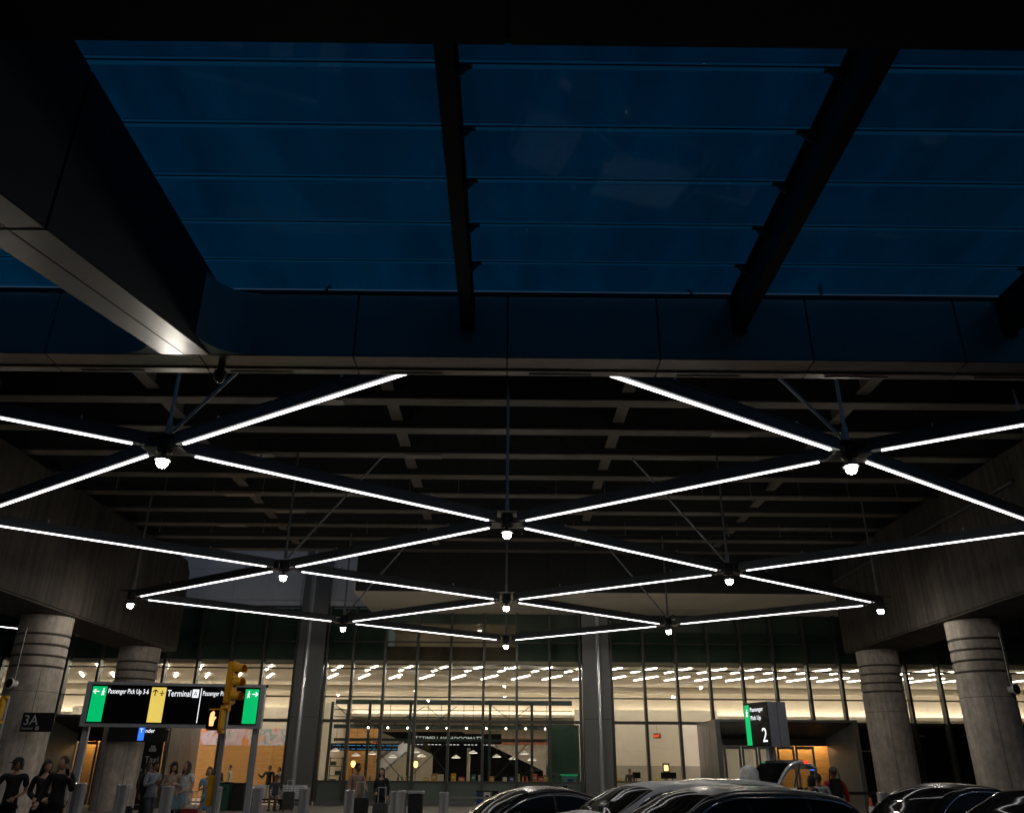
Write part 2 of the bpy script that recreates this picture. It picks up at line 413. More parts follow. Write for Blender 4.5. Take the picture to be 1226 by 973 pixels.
for x in beams_x + [-8.65, -12.5]:
    b = pl(obj('beam', ibm, None, (x, 7.33, 7.44)), cn)
    obj('end_plate', endm, b, (0, 2.63, -.02))
    for y in ylines[1:6]:
        for s in ((1,) if x < 0 else (-1,)):
            k = pl(obj('bracket', brm, None, (x + s*.05, y, 7.78)), cn); k.scale = (s, 1, 1)
            for dx in (.055, .12): obj('bolt', bolt, k, (dx, 0, .204))
# near roadway edge overhead
nr = thing('near_roadway', 'black roadway soffit overhead on the near side of the glass canopy', 'bridge', (0, 0, 7))
for i in range(-7, 8):
    pl(bx('soffit_panel', M_dark_clad, None, i*4.27 - .02 + .015, -24, 6.98, i*4.27 + 4.22, 4.66, 7.0), nr)
pl(bx('deck', M_deck, None, -30, -24, 7.005, 34, 4.6, 8.6), nr)
pl(bx('edge_panel', M_dark_clad, None, -30, 4.602, 7.0, 34, 4.66, 8.05), nr)

# ================================================================== concrete piers
def pier(sx, label, ycols, yend):
    p = thing('concrete_pier', label, 'pier', (sx*15.7, 30, 0), 0, 'concrete piers carrying the roadway')
    w0, w1 = (14.6, 16.9)
    a, b = sorted((sx*w0, sx*w1))
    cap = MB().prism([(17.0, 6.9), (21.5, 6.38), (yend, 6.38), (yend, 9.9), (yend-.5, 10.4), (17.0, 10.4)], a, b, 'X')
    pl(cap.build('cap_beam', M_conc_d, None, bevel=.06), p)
    for yc in ycols:
        xc = sx*15.62; r = .82
        prof = [(r, SW)]
        for zg in (4.72, 5.06, 5.40, 5.74):
            prof += [(r, zg-.045), (r-.05, zg-.03), (r-.05, zg+.03), (r, zg+.045)]
        prof += [(r, 6.36)]
        col = pl(MB().lathe(prof, (0,0,0), n=40).build('column', M_conc, None, smooth=True), p); col.location = (xc, yc, 0)
        for zg in (4.72, 5.06, 5.40, 5.74):
            obj('groove', RING, col, (0, 0, zg))
        obj('joint', JOINT, col, (0, 0, 3.95))
        for an in (R(250), R(310), R(70)):
            j = obj('form_seam', SEAM, col, (0, 0, 0)); j.rotation_euler = (0, 0, an)
    return p
RING = MB().lathe([(.775, -.03), (.7755, .03)], n=40, cap=False).mesh('groove', M_groove, smooth=True)
JOINT = MB().lathe([(.8215, -.008), (.8215, .008)], n=40, cap=False).mesh('joint', M_groove, smooth=True)
SEAM = MB().box(.815, -.007, SW, .8225, .007, 4.6).mesh('form_seam', M_groove)
pierL = pier(-1, 'concrete pier with ringed columns behind the large overhead sign', (28.3, 36.0), 37.4)
pierR = pier(1, 'concrete pier with ringed columns beside the pick up 2 entrance', (27.7, 35.3), 36.2)
def speaker(x, y, z, rz, label):
    t = thing('loudspeaker', label, 'loudspeaker', (x, y, z), rz, 'loudspeakers on the pier columns')
    MB().lathe([(.10, .12), (.10, -.02), (.17, -.10), (.17, -.14)], axis='Y', n=20).build('housing', M_white, t, smooth=True)
    MB().lathe([(.145, -.142), (.145, -.146)], axis='Y', n=20).build('grille', M_black, t)
    MB().tube((0, .03, .1), (.0, .02, 1.75), .022, 8).build('conduit', M_alu, t, smooth=True)
speaker(-15.75, 27.38, 4.15, R(-20), 'round white loudspeaker on the column beside the 3A sign')
speaker(16.0, 26.85, 4.15, R(20), 'round white loudspeaker on the column by the black cars')
cp = thing('conduit_run', 'rigid conduit pipe along the pier cap near the pick up 2 entrance', 'pipe', (14.5, 30, 9))
MB().tube((0, -8, .4), (0, 6, .4), .05, 8).build('pipe', M_girder, cp, smooth=True)
for i in range(6): boxc('clamp', M_girder, cp, (.03, -7 + i*2.4, .4), (.1, .06, .16))

# ================================================================== suspended light lattice
lt = thing('light_lattice', 'suspended zigzag lattice of dark bars with white strip lights below the roadway', 'light fixture', (0, 25, 6.9))
rows = [13.75, 18.5, 23.35, 28.1, 32.9, 37.6]
rows = [13.75, 18.48, 23.42, 28.05, 32.9, 37.6]
def hub_xs(j): return ([-6.2, 6.2] if j == 0 else [-6.45, 6.45]) if j % 2 == 0 else [-25.6, -12.8, 0., 12.8, 25.6]
hubs = [(x, rows[j], j) for j in range(6) for x in hub_xs(j) if abs(x) < 13 and not (j == 5 and abs(x) > 1)]
ZB = 6.95
def lbar(p, q, cut0=.35, cut1=.35, stripcut=.55):
    p = Vector((p[0], p[1], 0)); q = Vector((q[0], q[1], 0)); d = (q-p).normalized()
    a = p + d*cut0; b = q - d*cut1; L = (b-a).length; mid = (a+b)/2; an = math.atan2(d.y, d.x)
    m = MB().box(-L/2, -.075, .06, L/2, .075, .27)
    m.box(-L/2, -.09, .27, L/2, .09, .29)
    o = pl(m.build('bar', M_bar, None), lt); o.location = (mid.x, mid.y, ZB); o.rotation_euler = (0, 0, an)
    s0, s1 = -L/2 + (stripcut - cut0 if cut0 else 0), L/2 - (stripcut - cut1 if cut1 else 0)
    MB().box(s0, -.025, .038, s1, .025, .0585).build('light_strip', E_strip, o)
    for t in (-.3, .25):
        c = obj('clip', CLIP, o, (L*t, .0, .29))
    return o
CLIP = MB().box(-.012, -.02, 0, .012, .02, .09).mesh('clip', M_rod)
for (x, y, j) in hubs:
    if j < 5:
        for s in (-1, 1):
            x2 = x + s*6.4
            if any(abs(h[0]-x2) < .6 and h[2] == j+1 for h in hubs): lbar((x, y), ([h[0] for h in hubs if abs(h[0]-x2) < .6 and h[2] == j+1][0], rows[j+1]))
# bars that pass on toward the fascia, and one of the next bay beyond the left pier
lbar((-23.4, 32.3), (-18.6, 36.9), 0., 0.)
for s in (-1, 1):
    lbar((s*6.2, rows[0]), (s*1.47, 10.53), .35, 0.)
    lbar((s*6.2, rows[0]), (s*11.0, 10.6), .35, 0.)
hubm = MB().lathe([(.11, 0), (.15, .03), (.15, .27), (.12, .30)], n=8).box(-.36, -.2, .295, .36, .2, .31).box(-.36, -.2, .06, .36, .2, .07).mesh('hub', M_blacksteel)
spotm = MB().lathe([(.05, 0), (.05, -.06), (.13, -.08), (.14, -.14)], n=16).mesh('downlight', M_blacksteel, smooth=True)
lensm = MB().lathe([(.085, .0), (.098, -.03), (.093, -.07), (.066, -.108), (.03, -.126), (.002, -.13)], n=18).mesh('lens', E_down, smooth=True)
for (x, y, j) in hubs:
    h = pl(obj('hub', hubm, None, (x, y, ZB - .02)), lt)
    obj('downlight', spotm, h, (0, 0, 0)); obj('lens', lensm, h, (0, 0, -.141))
    top = 10.62 if y < 36 else 8.9
    sx = 0 if x == 0 else (-1 if x > 0 else 1)
    rod = MB().tube((0, 0, .38), (0, 0, top - ZB), .035, 10).box(-.05, -.02, .36, .05, .02, .62)
    pl(rod.build('hanger_rod', M_rod, None, smooth=True), lt).location = (x, y, ZB)
    if sx and abs(x) < 10:
        hh = (top - ZB)
        rod = MB().tube((sx*.06, .0, .38), (sx*2.6, .2, hh), .032, 10)
        pl(rod.build('brace_rod', M_rod, None, smooth=True), lt).location = (x, y, ZB)

# ================================================================== terminal
tb = thing('terminal_building', 'glass fronted terminal with dark mullions, grey pilasters and lit hall inside', 'building', (0, 42, 0))
YG = 42.0
def tp(o): return pl(o, tb)
zrows = [1.17, 3.81, 4.91, 6.22, 7.52, 9.2]
mx_mid = [-8.86, -7.55, -5.98, -4.38, -2.73, -1.08, .55, 2.17, 3.66]
mx_left = [-10.4 - 1.6*i for i in range(0, 16)]
mx_right = [5.2 + 1.62*i for i in range(0, 18)]
FIN = {}
def fin(x, z0, z1):
    k = (round(z0, 2), round(z1, 2))
    if k not in FIN: FIN[k] = MB().box(-.06, -.30, z0, .06, .06, z1).box(-.035, -.33, z0, .035, -.30, z1).mesh('mullion', M_mull)
    tp(obj('mullion', FIN[k], None, (x, YG, 0)))
def strip_glaze(xs, zlist, skip=lambda x, z: False):
    for i in range(len(xs) - 1):
        a, b = sorted((xs[i], xs[i+1])); w = b - a - .12
        for z0, z1 in zip(zlist[:-1], zlist[1:]):
            if skip((a+b)/2, (z0+z1)/2): continue
            p = tp(boxc('glass_pane', G_facade, None, ((a+b)/2, YG + random.uniform(-.004, .004), (z0+z1)/2), (w, .012, z1-z0-.06)))
            p.rotation_euler = (R(random.uniform(-.12, .12)), 0, R(random.uniform(-.15, .15)))
        for z in zlist:
            th = .14 if abs(z-3.81) < .01 else .06
            tp(boxc('transom', M_mull, None, ((a+b)/2, YG - .02, z), (w, .14, th)))
in_vest = lambda x, z: (8.9 < x < 15.6 and z < 3.75) or (-20.2 < x < -14.1 and z < 3.75)
for x in mx_mid: fin(x, SW + .17, 9.2)
for x in mx_left: fin(x, SW + .02 if not in_vest(x, 2) else 3.8, 9.2)
for x in mx_right: fin(x, SW + .02 if not in_vest(x, 2) else 3.8, 9.2)
strip_glaze(mx_mid, zrows)
strip_glaze(mx_left, [SW + .1, 3.81] + zrows[2:], in_vest)
strip_glaze(mx_right, [SW + .1, 3.81] + zrows[2:], in_vest)
# solid base under the middle glazing
for i in range(len(mx_mid) - 1):
    a, b = mx_mid[i], mx_mid[i+1]
    tp(boxc('base_panel', M_basepanel, None, ((a+b)/2, YG, .755), (b-a-.12, .06, .78)))
    tp(boxc('plinth', M_pil, None, ((a+b)/2, YG-.1, .26), (b-a-.02, .3, .2)))
# pilasters: a clad shaft with a polished steel tube on the front
for xc, ztop, off in ((-9.62, 13.5, -.18), (4.43, 8.9, .12), (18.5, 8.9, .1), (-23.6, 13.5, -.1)):
    s = tp(MB().box(-.66, -.55, SW, .66, .25, ztop).build('pilaster', M_pil, None, bevel=.03)); s.location = (xc, YG, 0)
    MB().lathe([(.13, SW), (.13, ztop)], n=20).build('steel_tube', M_steel, s, smooth=True).location = (off, -.6, 0)
    MB().box(-.67, -.56, 3.93, .67, -.4, 3.95).build('joint', M_black, s)
# upper grey cladding on the left, projecting box over the rest
for i in range(14):
    a = -7.0 - 1.75*(i+1)
    for z0, z1 in ((9.26, 9.52), (9.54, 11.1), (11.12, 12.7), (12.72, 14.)):
        tp(boxc('cladding_panel', M_panel_grey, None, (a + .875, YG-.06, (z0+z1)/2), (1.735, .08, z1-z0)))
tp(bx('upper_wall', M_dark_clad, None, -34, YG-.01, 9.24, -6.85, YG+.3, 14))
tp(bx('box_core', M_dark_clad, None, -6.72, 36.4, 8.96, 36, YG+.3, 14))
for i in range(25):
    a = -6.75 + 1.72*i
    tp(boxc('soffit_panel', M_soffit, None, (a + .86, 39.2, 8.935), (1.71, 5.56, .03)))
    tp(boxc('front_panel', M_dark_clad, None, (a + .86, 36.36, 11.4), (1.705, .06, 4.9)))
tp(bx('soffit_joint', M_black, None, -6.7, 40.4, 8.915, 36, 40.43, 8.9185))
tp(bx('box_end', M_panel_grey, None, -6.80, 36.33, 8.93, -6.725, 41.9, 14))
tp(bx('roof', M_deck, None, -6.8, 36.4, 14.01, 36, 41.9, 14.3))
tp(bx('roof', M_deck, None, -34, 41.94, 14.01, 36, 64, 14.3))

# ------------------------------------------------------------------ the lit hall
hall = tag(bx('hall_floor', M_floor_in, None, -34, 41.75, -.05, 34, 64, SW), kind='structure')
hw = thing('hall_lining', 'beige ceiling and walls of the lit hall inside the terminal', 'interior', (0, 50, 0))
def hp(o): return pl(o, hw)
hp(bx('bulkhead', M_green_spandrel, None, -34, YG+.35, 6.5, -6.1, YG+.8, 9.2))
hp(bx('bulkhead', M_green_spandrel, None, .6, YG+.35, 6.5, 34, YG+.8, 9.2))
hp(bx('bulkhead', mat('brown_bulkhead', (.12, .10, .075), .5), None, -6.1, YG+.35, 6.5, .6, YG+.8, 7.35))
hp(bx('bulkhead', M_green_spandrel, None, -6.1, YG+.35, 8.5, .6, YG+.8, 9.2))
hp(bx('upper_landing_wall', M_soffit, None, -6.1, 46, 6.7, .6, 46.2, 9.2))
for x in (-4.6, -1.4):
    t_ = thing('landing_light', 'small round ceiling light above the landing, ' + ('nearer the pilaster' if x < -3 else 'nearer the mullion corner'), 'ceiling light', (x, 44.2, 8.46), 0, 'landing lights')
    MB().lathe([(.10, .04), (.10, 0), (.085, -.02)], n=14).build('rim', M_white, t_); MB().lathe([(.08, -.021), (.05, -.05), (.01, -.055)], n=14).build('lens', glow('landing_lens', (1., .85, .65), 60.), t_, smooth=True)
hp(bx('landing_ceiling', M_ceil, None, -6.1, YG+.82, 8.5, .6, 46., 8.6))
hp(bx('ceiling', M_ceil, None, -34, YG+.3, 6.5, 34, 54.2, 6.66))
hp(bx('upper_back_wall', M_beige, None, -34, 54.2, 4.75, 34, 54.5, 6.66))
hp(bx('cove_soffit', M_ceil, None, -34, 54.25, 4.6, 34, 57.6, 4.74))
hp(bx('back_wall', M_beige, None, -34, 57.5, SW, 34, 57.8, 4.9))
hp(bx('cornice', M_ceil, None, -34, 53.9, 6.1, 34, 54.2, 6.2))
hp(bx('ledge', M_ceil, None, -34, 53.7, 4.6, 34, 54.2, 4.68)); hp(bx('ledge_lip', M_ceil, None, -34, 53.64, 4.6, 34, 53.69, 4.80))
hp(bx('side_wall', M_beige, None, -34.3, YG+.3, SW, -34.02, 58, 9.2)); hp(bx('side_wall', M_beige, None, 34.02, YG+.3, SW, 34.3, 58, 9.2))
cv = thing('cove_light', 'long warm cove light along the hall back wall ledge', 'light', (0, 54, 4.8))
boxc('tube', E_cove, cv, (0, -.12, -.09), (66, .08, .03))
ci = 0
clm = MB().box(-.028, -1.25, -.03, .028, 1.25, .0).mesh('ceiling_light', E_ceil)
for r_, (yy, dx) in enumerate(((44.3, 0.), (48.4, .75))):
    for i in range(-17, 18):
        x = i*1.78 + dx + .1
        o = obj('ceiling_light', clm, None, (x, yy, 6.49)); o.rotation_euler = (0, 0, R(22))
        tag(o, ('slim white strip light in the front row of the hall ceiling', 'slim white strip light in the middle row of the hall ceiling', 'slim white strip light in the back row of the hall ceiling')[r_], 'ceiling light', 'hall ceiling lights, row %s' % ('front', 'middle', 'back')[r_])

# ------------------------------------------------------------------ wood boards, shared helper
def boards(parent, x0, x1, y, z0, z1, bw=1.5, bh=.3, depth=.03):
    nz = max(1, round((z1-z0)/bh)); h = (z1-z0)/nz
    for j in range(nz):
        x = x0; off = (j % 2)*bw/2
        cuts = [x0]; c = x0 + (off if off else bw)
        while c < x1 - .2: cuts.append(c); c += bw
        cuts.append(x1)
        for a, b in zip(cuts[:-1], cuts[1:]):
            o = boxc('board', M_wood, None, ((a+b)/2, y + random.uniform(-.003, .003), z0 + (j+.5)*h), (b-a-.008, depth, h-.008)); pl(o, parent)

# ------------------------------------------------------------------ entrance vestibules
def vestibule(x0, x1, label, woods, doors, lights):
    v = thing('entrance_vestibule', label, 'entrance', ((x0+x1)/2, 40, SW), 0, 'entrance vestibules of the terminal')
    p = lambda o: pl(o, v)
    yf, yb, yd, zt = 38.0, 41.7, 40.0, 3.8
    for a, b in ((x0, x0+.12), (x1-.12, x1)):
        p(bx('side_wall', M_vest, None, a, yf, SW, b, yb, zt))
        for yj in (39.2, 40.5): p(bx('joint', M_black, None, a-.003, yj, SW, b+.003, yj+.015, zt-.01))
    p(bx('roof', M_vest, None, x0+.13, yf, zt-.1, x1-.13, yb, zt))
    # splayed reveals and a soffit that falls to the doors
    p(MB().prism([(x0+.13, yf), (x0+.2, yf), (x0+.75, yd-.02), (x0+.13, yd-.02)], SW, zt-.11, 'Z').build('reveal', M_vest, None))
    p(MB().prism([(x1-.13, yf), (x1-.2, yf), (x1-.75, yd-.02), (x1-.13, yd-.02)], SW, zt-.11, 'Z').build('reveal', M_vest, None))
    n = 4; w = (x1-x0-.42)/n
    for i in range(n):
        a = x0 + .21 + i*w
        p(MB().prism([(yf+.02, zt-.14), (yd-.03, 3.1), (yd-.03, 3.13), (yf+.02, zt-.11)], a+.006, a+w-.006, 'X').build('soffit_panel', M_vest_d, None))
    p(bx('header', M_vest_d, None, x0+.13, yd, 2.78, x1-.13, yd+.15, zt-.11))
    for (a, b) in doors:
        d = bx('door', M_vest, None, a, yd+.03, SW+.02, a+.09, yd+.1, 2.77); p(d)
        bx('stile', M_vest, d, b-.09, yd+.03, SW+.02, b, yd+.1, 2.77)
        bx('top_rail', M_vest, d, a+.09, yd+.03, 2.64, b-.09, yd+.1, 2.77)
        bx('bottom_rail', M_vest, d, a+.09, yd+.03, SW+.02, b-.09, yd+.1, .42)
        bx('glass', G_clear, d, a+.09, yd+.06, .42, b-.09, yd+.07, 2.64)
        MB().tube((b-.17, yd-.03, .9), (b-.17, yd-.03, 1.4), .015, 8).build('handle', M_steel, d, smooth=True)
    for (a, b) in woods: boards(v, a, b, 41.55, SW, 3.05, 1.4, .29)
    for (a, b) in lights: p(boxc('light', E_vest, None, ((a+b)/2, 41.2, 3.02), (b-a, .12, .03)))
    p(bx('inner_ceiling', M_beige, None, x0+.13, yd+.16, 3.06, x1-.13, yb, 3.09))
    return v
vestibule(9.2, 15.45, 'grey metal entrance vestibule with glass doors behind the pick up 2 sign', [(12.35, 15.3)],
          [(9.98, 10.75), (10.8, 11.5), (11.55, 12.35), (12.4, 13.2), (13.25, 14.1)], [(12.6, 15.2)])
vestibule(-20.2, -14.5, 'dark entrance vestibule with oak lined lobby behind the ringed column', [(-20., -16.6), (-15.35, -14.7)],
          [(-19.4, -18.5), (-18.45, -17.55), (-17.5, -16.6), (-16.5, -15.6)], [(-19.8, -16.8), (-15.3, -14.75)])
ds = thing('door_notice', 'small dark notice on the oak wall inside the vestibule doors', 'notice', (14.45, 41.5, 1.55))
boxc('board', M_screen, ds, (0, 0, 0), (.34, .02, .62)); boxc('header_strip', E_blue, ds, (0, -.012, .25), (.3, .004, .08))

# ------------------------------------------------------------------ things seen through the terminal glass
mural = mat('mural_paint', (.5, .4, .5), .6)
nt = mural.node_tree; n_ = nt.nodes; rp = [q for q in n_ if q.type == 'VALTORGB'][0]; nz = [q for q in n_ if q.type == 'TEX_NOISE'][0]
nz.inputs['Scale'].default_value = .9; nz.inputs['Distortion'].default_value = 1.6; nz.inputs['Detail'].default_value = 5
cr = rp.color_ramp; cr.interpolation = 'CONSTANT'
cr.elements[0].position = 0; cr.elements[0].color = (.75, .28, .08, 1); cr.elements[1].position = .43; cr.elements[1].color = (.62, .46, .52, 1)
for pos, col in ((.50, (.68, .52, .60, 1)), (.56, (.25, .42, .38, 1)), (.62, (.55, .48, .62, 1)), (.67, (.80, .36, .12, 1))):
    e_ = cr.elements.new(pos); e_.color = col
mw = thing('mural_wall', 'oak panelled lobby wall with pink, teal and orange mural band above', 'wall', (-16, 50, SW))
pl(bx('backing', M_beige, None, -25, 50.05, SW, -9.7, 50.3, 4.9), mw)
pl(bx('mural', mural, None, -25, 50.0, 2.86, -9.7, 50.045, 3.75), mw)
boards(mw, -25, -9.7, 50.02, SW, 2.84, 2.4, .3)
pw_ = thing('partition_wall', 'beige partition wall between the oak lobby and the cafe', 'wall', (-9.5, 50, SW))
pl(bx('wall', M_beige, None, -9.68, 42.6, SW, -9.5, 57, 4.9), pw_)
rwall = thing('tiled_wall', 'beige hall wall with grey tiled lower half behind the metal seats', 'wall', (8, 50, SW))
pl(bx('wall', M_beige, None, 4.0, 50.05, SW, 12.3, 50.3, 4.9), rwall)
for i in range(9):
    for j in range(3):
        pl(boxc('tile', M_tile, None, (4.5 + .9*i + .0, 50.02, .45 + .6*j), (.89, .05, .59)), rwall)
pl(bx('rail', M_tile, None, 4.05, 49.85, 1.2, 12.2, 49.9, 1.25), rwall)
dw = thing('dark_display_wall', 'dark display alcove beside the grey pilaster, holding a green lidded tub', 'alcove', (2.9, 43, SW))
pl(bx('back_panel', M_green_spandrel, None, 2.1, 44.2, SW, 3.75, 44.3, 3.8), dw)
pl(bx('side_panel', M_green_spandrel, None, 2.06, 42.3, SW, 2.1, 44.3, 3.8), dw)
pl(bx('shelf', M_frame_green, None, 2.1, 42.3, 1.05, 3.7, 44.1, 1.12), dw)
tub = thing('plastic_tub', 'white and blue plastic tub with bright green lid in the dark alcove', 'tub', (3.1, 42.95, 1.12))
MB().prism([(-.30, 0), (.30, 0), (.37, .33), (-.37, .33)], -.22, .22, 'Y').build('tub_body', mat('tub_white', (.25, .55, .6), .4), tub, bevel=.03)
MB().box(-.41, -.25, .33, .41, .25, .40).build('lid', glow('tub_green_glow', (.03, .55, .22), .25), tub, bevel=.02)  # the lid is no lamp; a faint glow in its material brightens it
boxc('print', mat('tub_blue', (.05, .12, .4), .4), tub, (.05, -.222, .13), (.3, .01, .14))
dkr = thing('unlit_bay_backing', 'black sheets standing in for the unlit bay below the transom behind the ringed column, right of the vestibule', 'wall', (20, 43.5, SW))
pl(bx('panel', M_black, None, 15.7, 44.6, SW, 34, 44.8, 3.8), dkr); pl(bx('ceiling_panel', M_black, None, 15.7, 42.3, 3.72, 34, 44.6, 3.8), dkr)  # black sheets put in for the darkness of an unlit bay
sf = thing('scaffold_frame', 'pale tubular frame standing in the dark bay behind the ringed columns', 'frame', (19.2, 43.2, SW))
for (a, b) in (((-.9, 0, 0), (-.9, 0, 3.4)), ((-.6, 0, 0), (-.6, 0, 3.4)), ((.5, 0, 0), (.5, 0, 3.1)), ((.8, 0, 0), (.8, 0, 3.1)), ((-1.7, 0, 2.5), (1.2, 0, 2.5)), ((-.9, 0, 3.2), (1.6, 0, 3.2))):
    MB().bar(a, b, .07, .07).build('tube', M_soffit, sf)

# cafe: steel frame, pendants, spot track, black slanted mass, counter and goods
kf = thing('cafe_pergola', 'dark green steel portal frame with diagonal braces in the cafe', 'frame', (-2.5, 46, SW))
for x in (-9.2, -7.2, -5.04, -.81, 1.41):
    boxc('post', M_frame_green, kf, (x + 2.5, 0, 2.4), (.14, .14, 4.8))
for z, h, yy in ((4.80, .24, 0), (3.58, .2, .02), (2.95, .14, .4), (4.4, .035, -.1), (4.05, .035, -.1)):
    boxc('beam', M_frame_green, kf, (-.25, yy - .01, z), (12.6, .12, h))
for (xa, za, xb, zb_) in ((-9.1, 4.7, -7.9, 3.7), (-5.9, 3.7, -4.3, 4.6), (-5.0, 3.6, -2.6, .9), (-2.6, 3.3, -5.0, 1.1), (-.8, 4.7, .6, 3.7), (1.4, 4.7, .1, 3.7), (-.8, 3.0, 1.4, .9), (1.4, 3.0, -.8, .9), (-4.2, 4.6, -3.0, 3.7), (-7.2, 2.9, -5.1, .9), (-2.6, 4.6, -4.0, 3.6)):
    MB().bar((xa + 2.5, .08, za), (xb + 2.5, .08, zb_), .035, .035).build('brace', M_frame_green, kf)
for x in (-8.4, -6.6, -6.1, -4.1, -3.4, -2.2, -1.7, .2, .6, 2.2):
    MB().bar((x + 2.5, -.1, 3.7), (x + 2.5, -.1, 4.75), .03, .03).build('drop', M_frame_green, kf)
tr = thing('track_light', 'row of small bright spot bulbs hung under the cafe frame', 'track light', (-2.5, 45.6, 3.6))
boxc('track', M_black, tr, (0, 0, .18), (12, .05, .04))
bm_ = MB().tube((0, 0, .16), (0, 0, .06), .02, 8).mesh('socket', M_black); bl_ = MB().sphere((0, 0, 0), .05, 10, 8).mesh('bulb', glow('spot_bulb', (1., .9, .8), 14.), smooth=True)
for i in range(12):
    s_ = obj('socket', bm_, tr, (-5.7 + i*1.03, 0, .04)); obj('bulb', bl_, s_, (0, 0, .02))
shade = MB().lathe([(.03, .14), (.06, .12), (.24, .01), (.245, -.01)], n=20, cap=False).mesh('shade', M_white, smooth=True)
disc = MB().lathe([(.22, 0), (.22, -.012)], n=20).mesh('diffuser', E_pend)
cord = MB().tube((0, 0, .13), (0, 0, 1.4), .008, 6).mesh('cord', M_black)
pend = [(-9.05, 2.55, 'beside the amber table lamp'), (-7.95, 2.32, 'left of the cafe post'), (-7.1, 2.40, 'in front of the cafe post'), (-6.0, 2.25, 'by the beige pillar'), (-4.85, 2.50, 'over the amber wall lamp'), (-4.5, 2.30, 'hung low by the amber wall lamp'),
        (-2.7, 2.25, 'against the black slanted wall'), (-1.8, 2.48, 'next to the grey pillar pipe'), (-.55, 2.30, 'over the orange goods'), (.3, 2.20, 'over the white cartons'), (.9, 2.46, 'near the exit sign'), (1.3, 2.15, 'hung lowest near the exit sign')]
for x, z, w_ in pend:
    t_ = thing('pendant_lamp', 'white saucer pendant lamp in the cafe, ' + w_, 'pendant lamp', (x + .12, 46.4, z), 0, 'saucer pendant lamps in the cafe')
    obj('shade', shade, t_); obj('diffuser', disc, t_, (0, 0, .0)); obj('cord', cord, t_)
bk = thing('slanted_wall', 'black slanted mass behind the cafe counter like the underside of stairs', 'stair', (-2.4, 49, SW))
M_void = mat('matt_black_lining', (.004, .004, .005), .9, spec=.1)
pl(MB().prism([(-6.93, 3.57), (-2.43, 3.6), (2.1, 1.66), (2.1, .16), (-3.95, .16), (-3.97, 2.42), (-5.35, 2.97)], 48.6, 50.4, 'Y').build('mass', M_void, None), bk)
pl(bx('sign_band', M_void, None, -5.6, 48.5, 2.98, -.2, 48.58, 3.5), bk)
pl(text('lettering', 'TTTIMELLAVARDOOMATT', .30, mat('dim_sign_letters', (.6, .65, .65), emit=(.7, .8, .8), estr=.55), None, (-5.0, 48.49, 3.14), sx=1.05), bk)
for i in range(24):
    if i % 5 != 3: pl(boxc('light_dash', E_white, None, (-5.0 + i*.2, 48.49, 2.93), (.12, .01, .025)), bk)
gp = thing('pillar_pipe', 'slim grey vertical pipe before the black slanted wall', 'pipe', (-1.95, 47.4, SW))
MB().tube((0, 0, 0), (0, 0, 2.6), .09, 12).build('pipe', M_tile, gp, smooth=True)
wm = thing('oak_screen', 'oak clad screen at the back of the cafe beside the shelf rack', 'screen', (-9., 51, SW))
boards(wm, -9.4, -7.5, 51.5, SW, 3.9, 1.2, .3)
wb = thing('red_brown_beam', 'red brown timber beam above the slanted wall, near the exit sign', 'beam', (.5, 52, 3.2))
boxc('timber', mat('rust_timber', (.30, .09, .04), .6), wb, (0, 0, 0), (4.5, .2, .35))
cnt = thing('cafe_counter', 'long pale cafe counter just inside the middle glazing', 'counter', (-3, 44.4, SW))
boxc('top', M_beige, cnt, (0, 0, .97), (11.4, .8, .05)); boxc('front', M_tile, cnt, (0, -.2, .48), (11.2, .08, .92)); boxc('back', M_tile, cnt, (0, .25, .48), (11.2, .08, .92))
goods = [('bottle', c, x) for x, c in ((-7.4, 'red'), (-7.2, 'green'), (-5.3, 'dark'), (-5.1, 'green'), (-4.9, 'amber'), (-8.2, 'dark'), (-8.0, 'red'), (-6.7, 'dark'), (.9, 'amber'), (1.1, 'red'))] + \
        [('carton', c, x) for x, c in ((-3.9, 'yellow'), (-3.5, 'amber'), (-3.2, 'white'), (-2.55, 'yellow'), (-2.15, 'orange'), (-1.55, 'teal'), (-1.2, 'white'), (-.65, 'amber'), (.0, 'white'), (.35, 'blue'), (.65, 'cream'), (1.5, 'orange'), (1.8, 'red'), (2.05, 'amber'))]
GC = dict(red=(.5, .03, .02), green=(.05, .25, .08), dark=(.03, .03, .03), amber=(.55, .25, .04), yellow=(.6, .36, .03), white=(.65, .62, .55), orange=(.6, .16, .02), teal=(.03, .18, .2), blue=(.04, .08, .35), cream=(.6, .5, .35))
seen = {}
for kind_, c, x in goods:
    m_ = mat('goods_' + c, GC[c], .4, var=.3, scale=9)
    k_ = (kind_, c); seen[k_] = seen.get(k_, 0) + 1
    near = ['by the counter end', 'before the black slanted wall', 'next to the cafe post', 'beside the white cartons'][min(3, seen[k_]-1)]
    t_ = thing(kind_, '%s %s on the cafe counter, %s' % (c, kind_, near), kind_, (x, 44.3, 1.145), 0, 'goods on the cafe counter')
    if kind_ == 'bottle':
        MB().lathe([(.04, 0), (.042, .02), (.042, .17), (.016, .22), (.016, .27)], n=10).build('glass_body', m_, t_, smooth=True)
        MB().lathe([(.019, .27), (.019, .30)], n=10).build('cap', M_black, t_)
    else:
        h_ = random.uniform(.18, .38); w_ = random.uniform(.2, .3)
        MB().box(-w_/2, -.1, 0, w_/2, .1, h_).build('box_body', m_, t_, bevel=.008)
        boxc('print_label', mat('goods_white', GC['white'], .4), t_, (0, -.103, h_*.55), (w_*.6, .004, h_*.3))
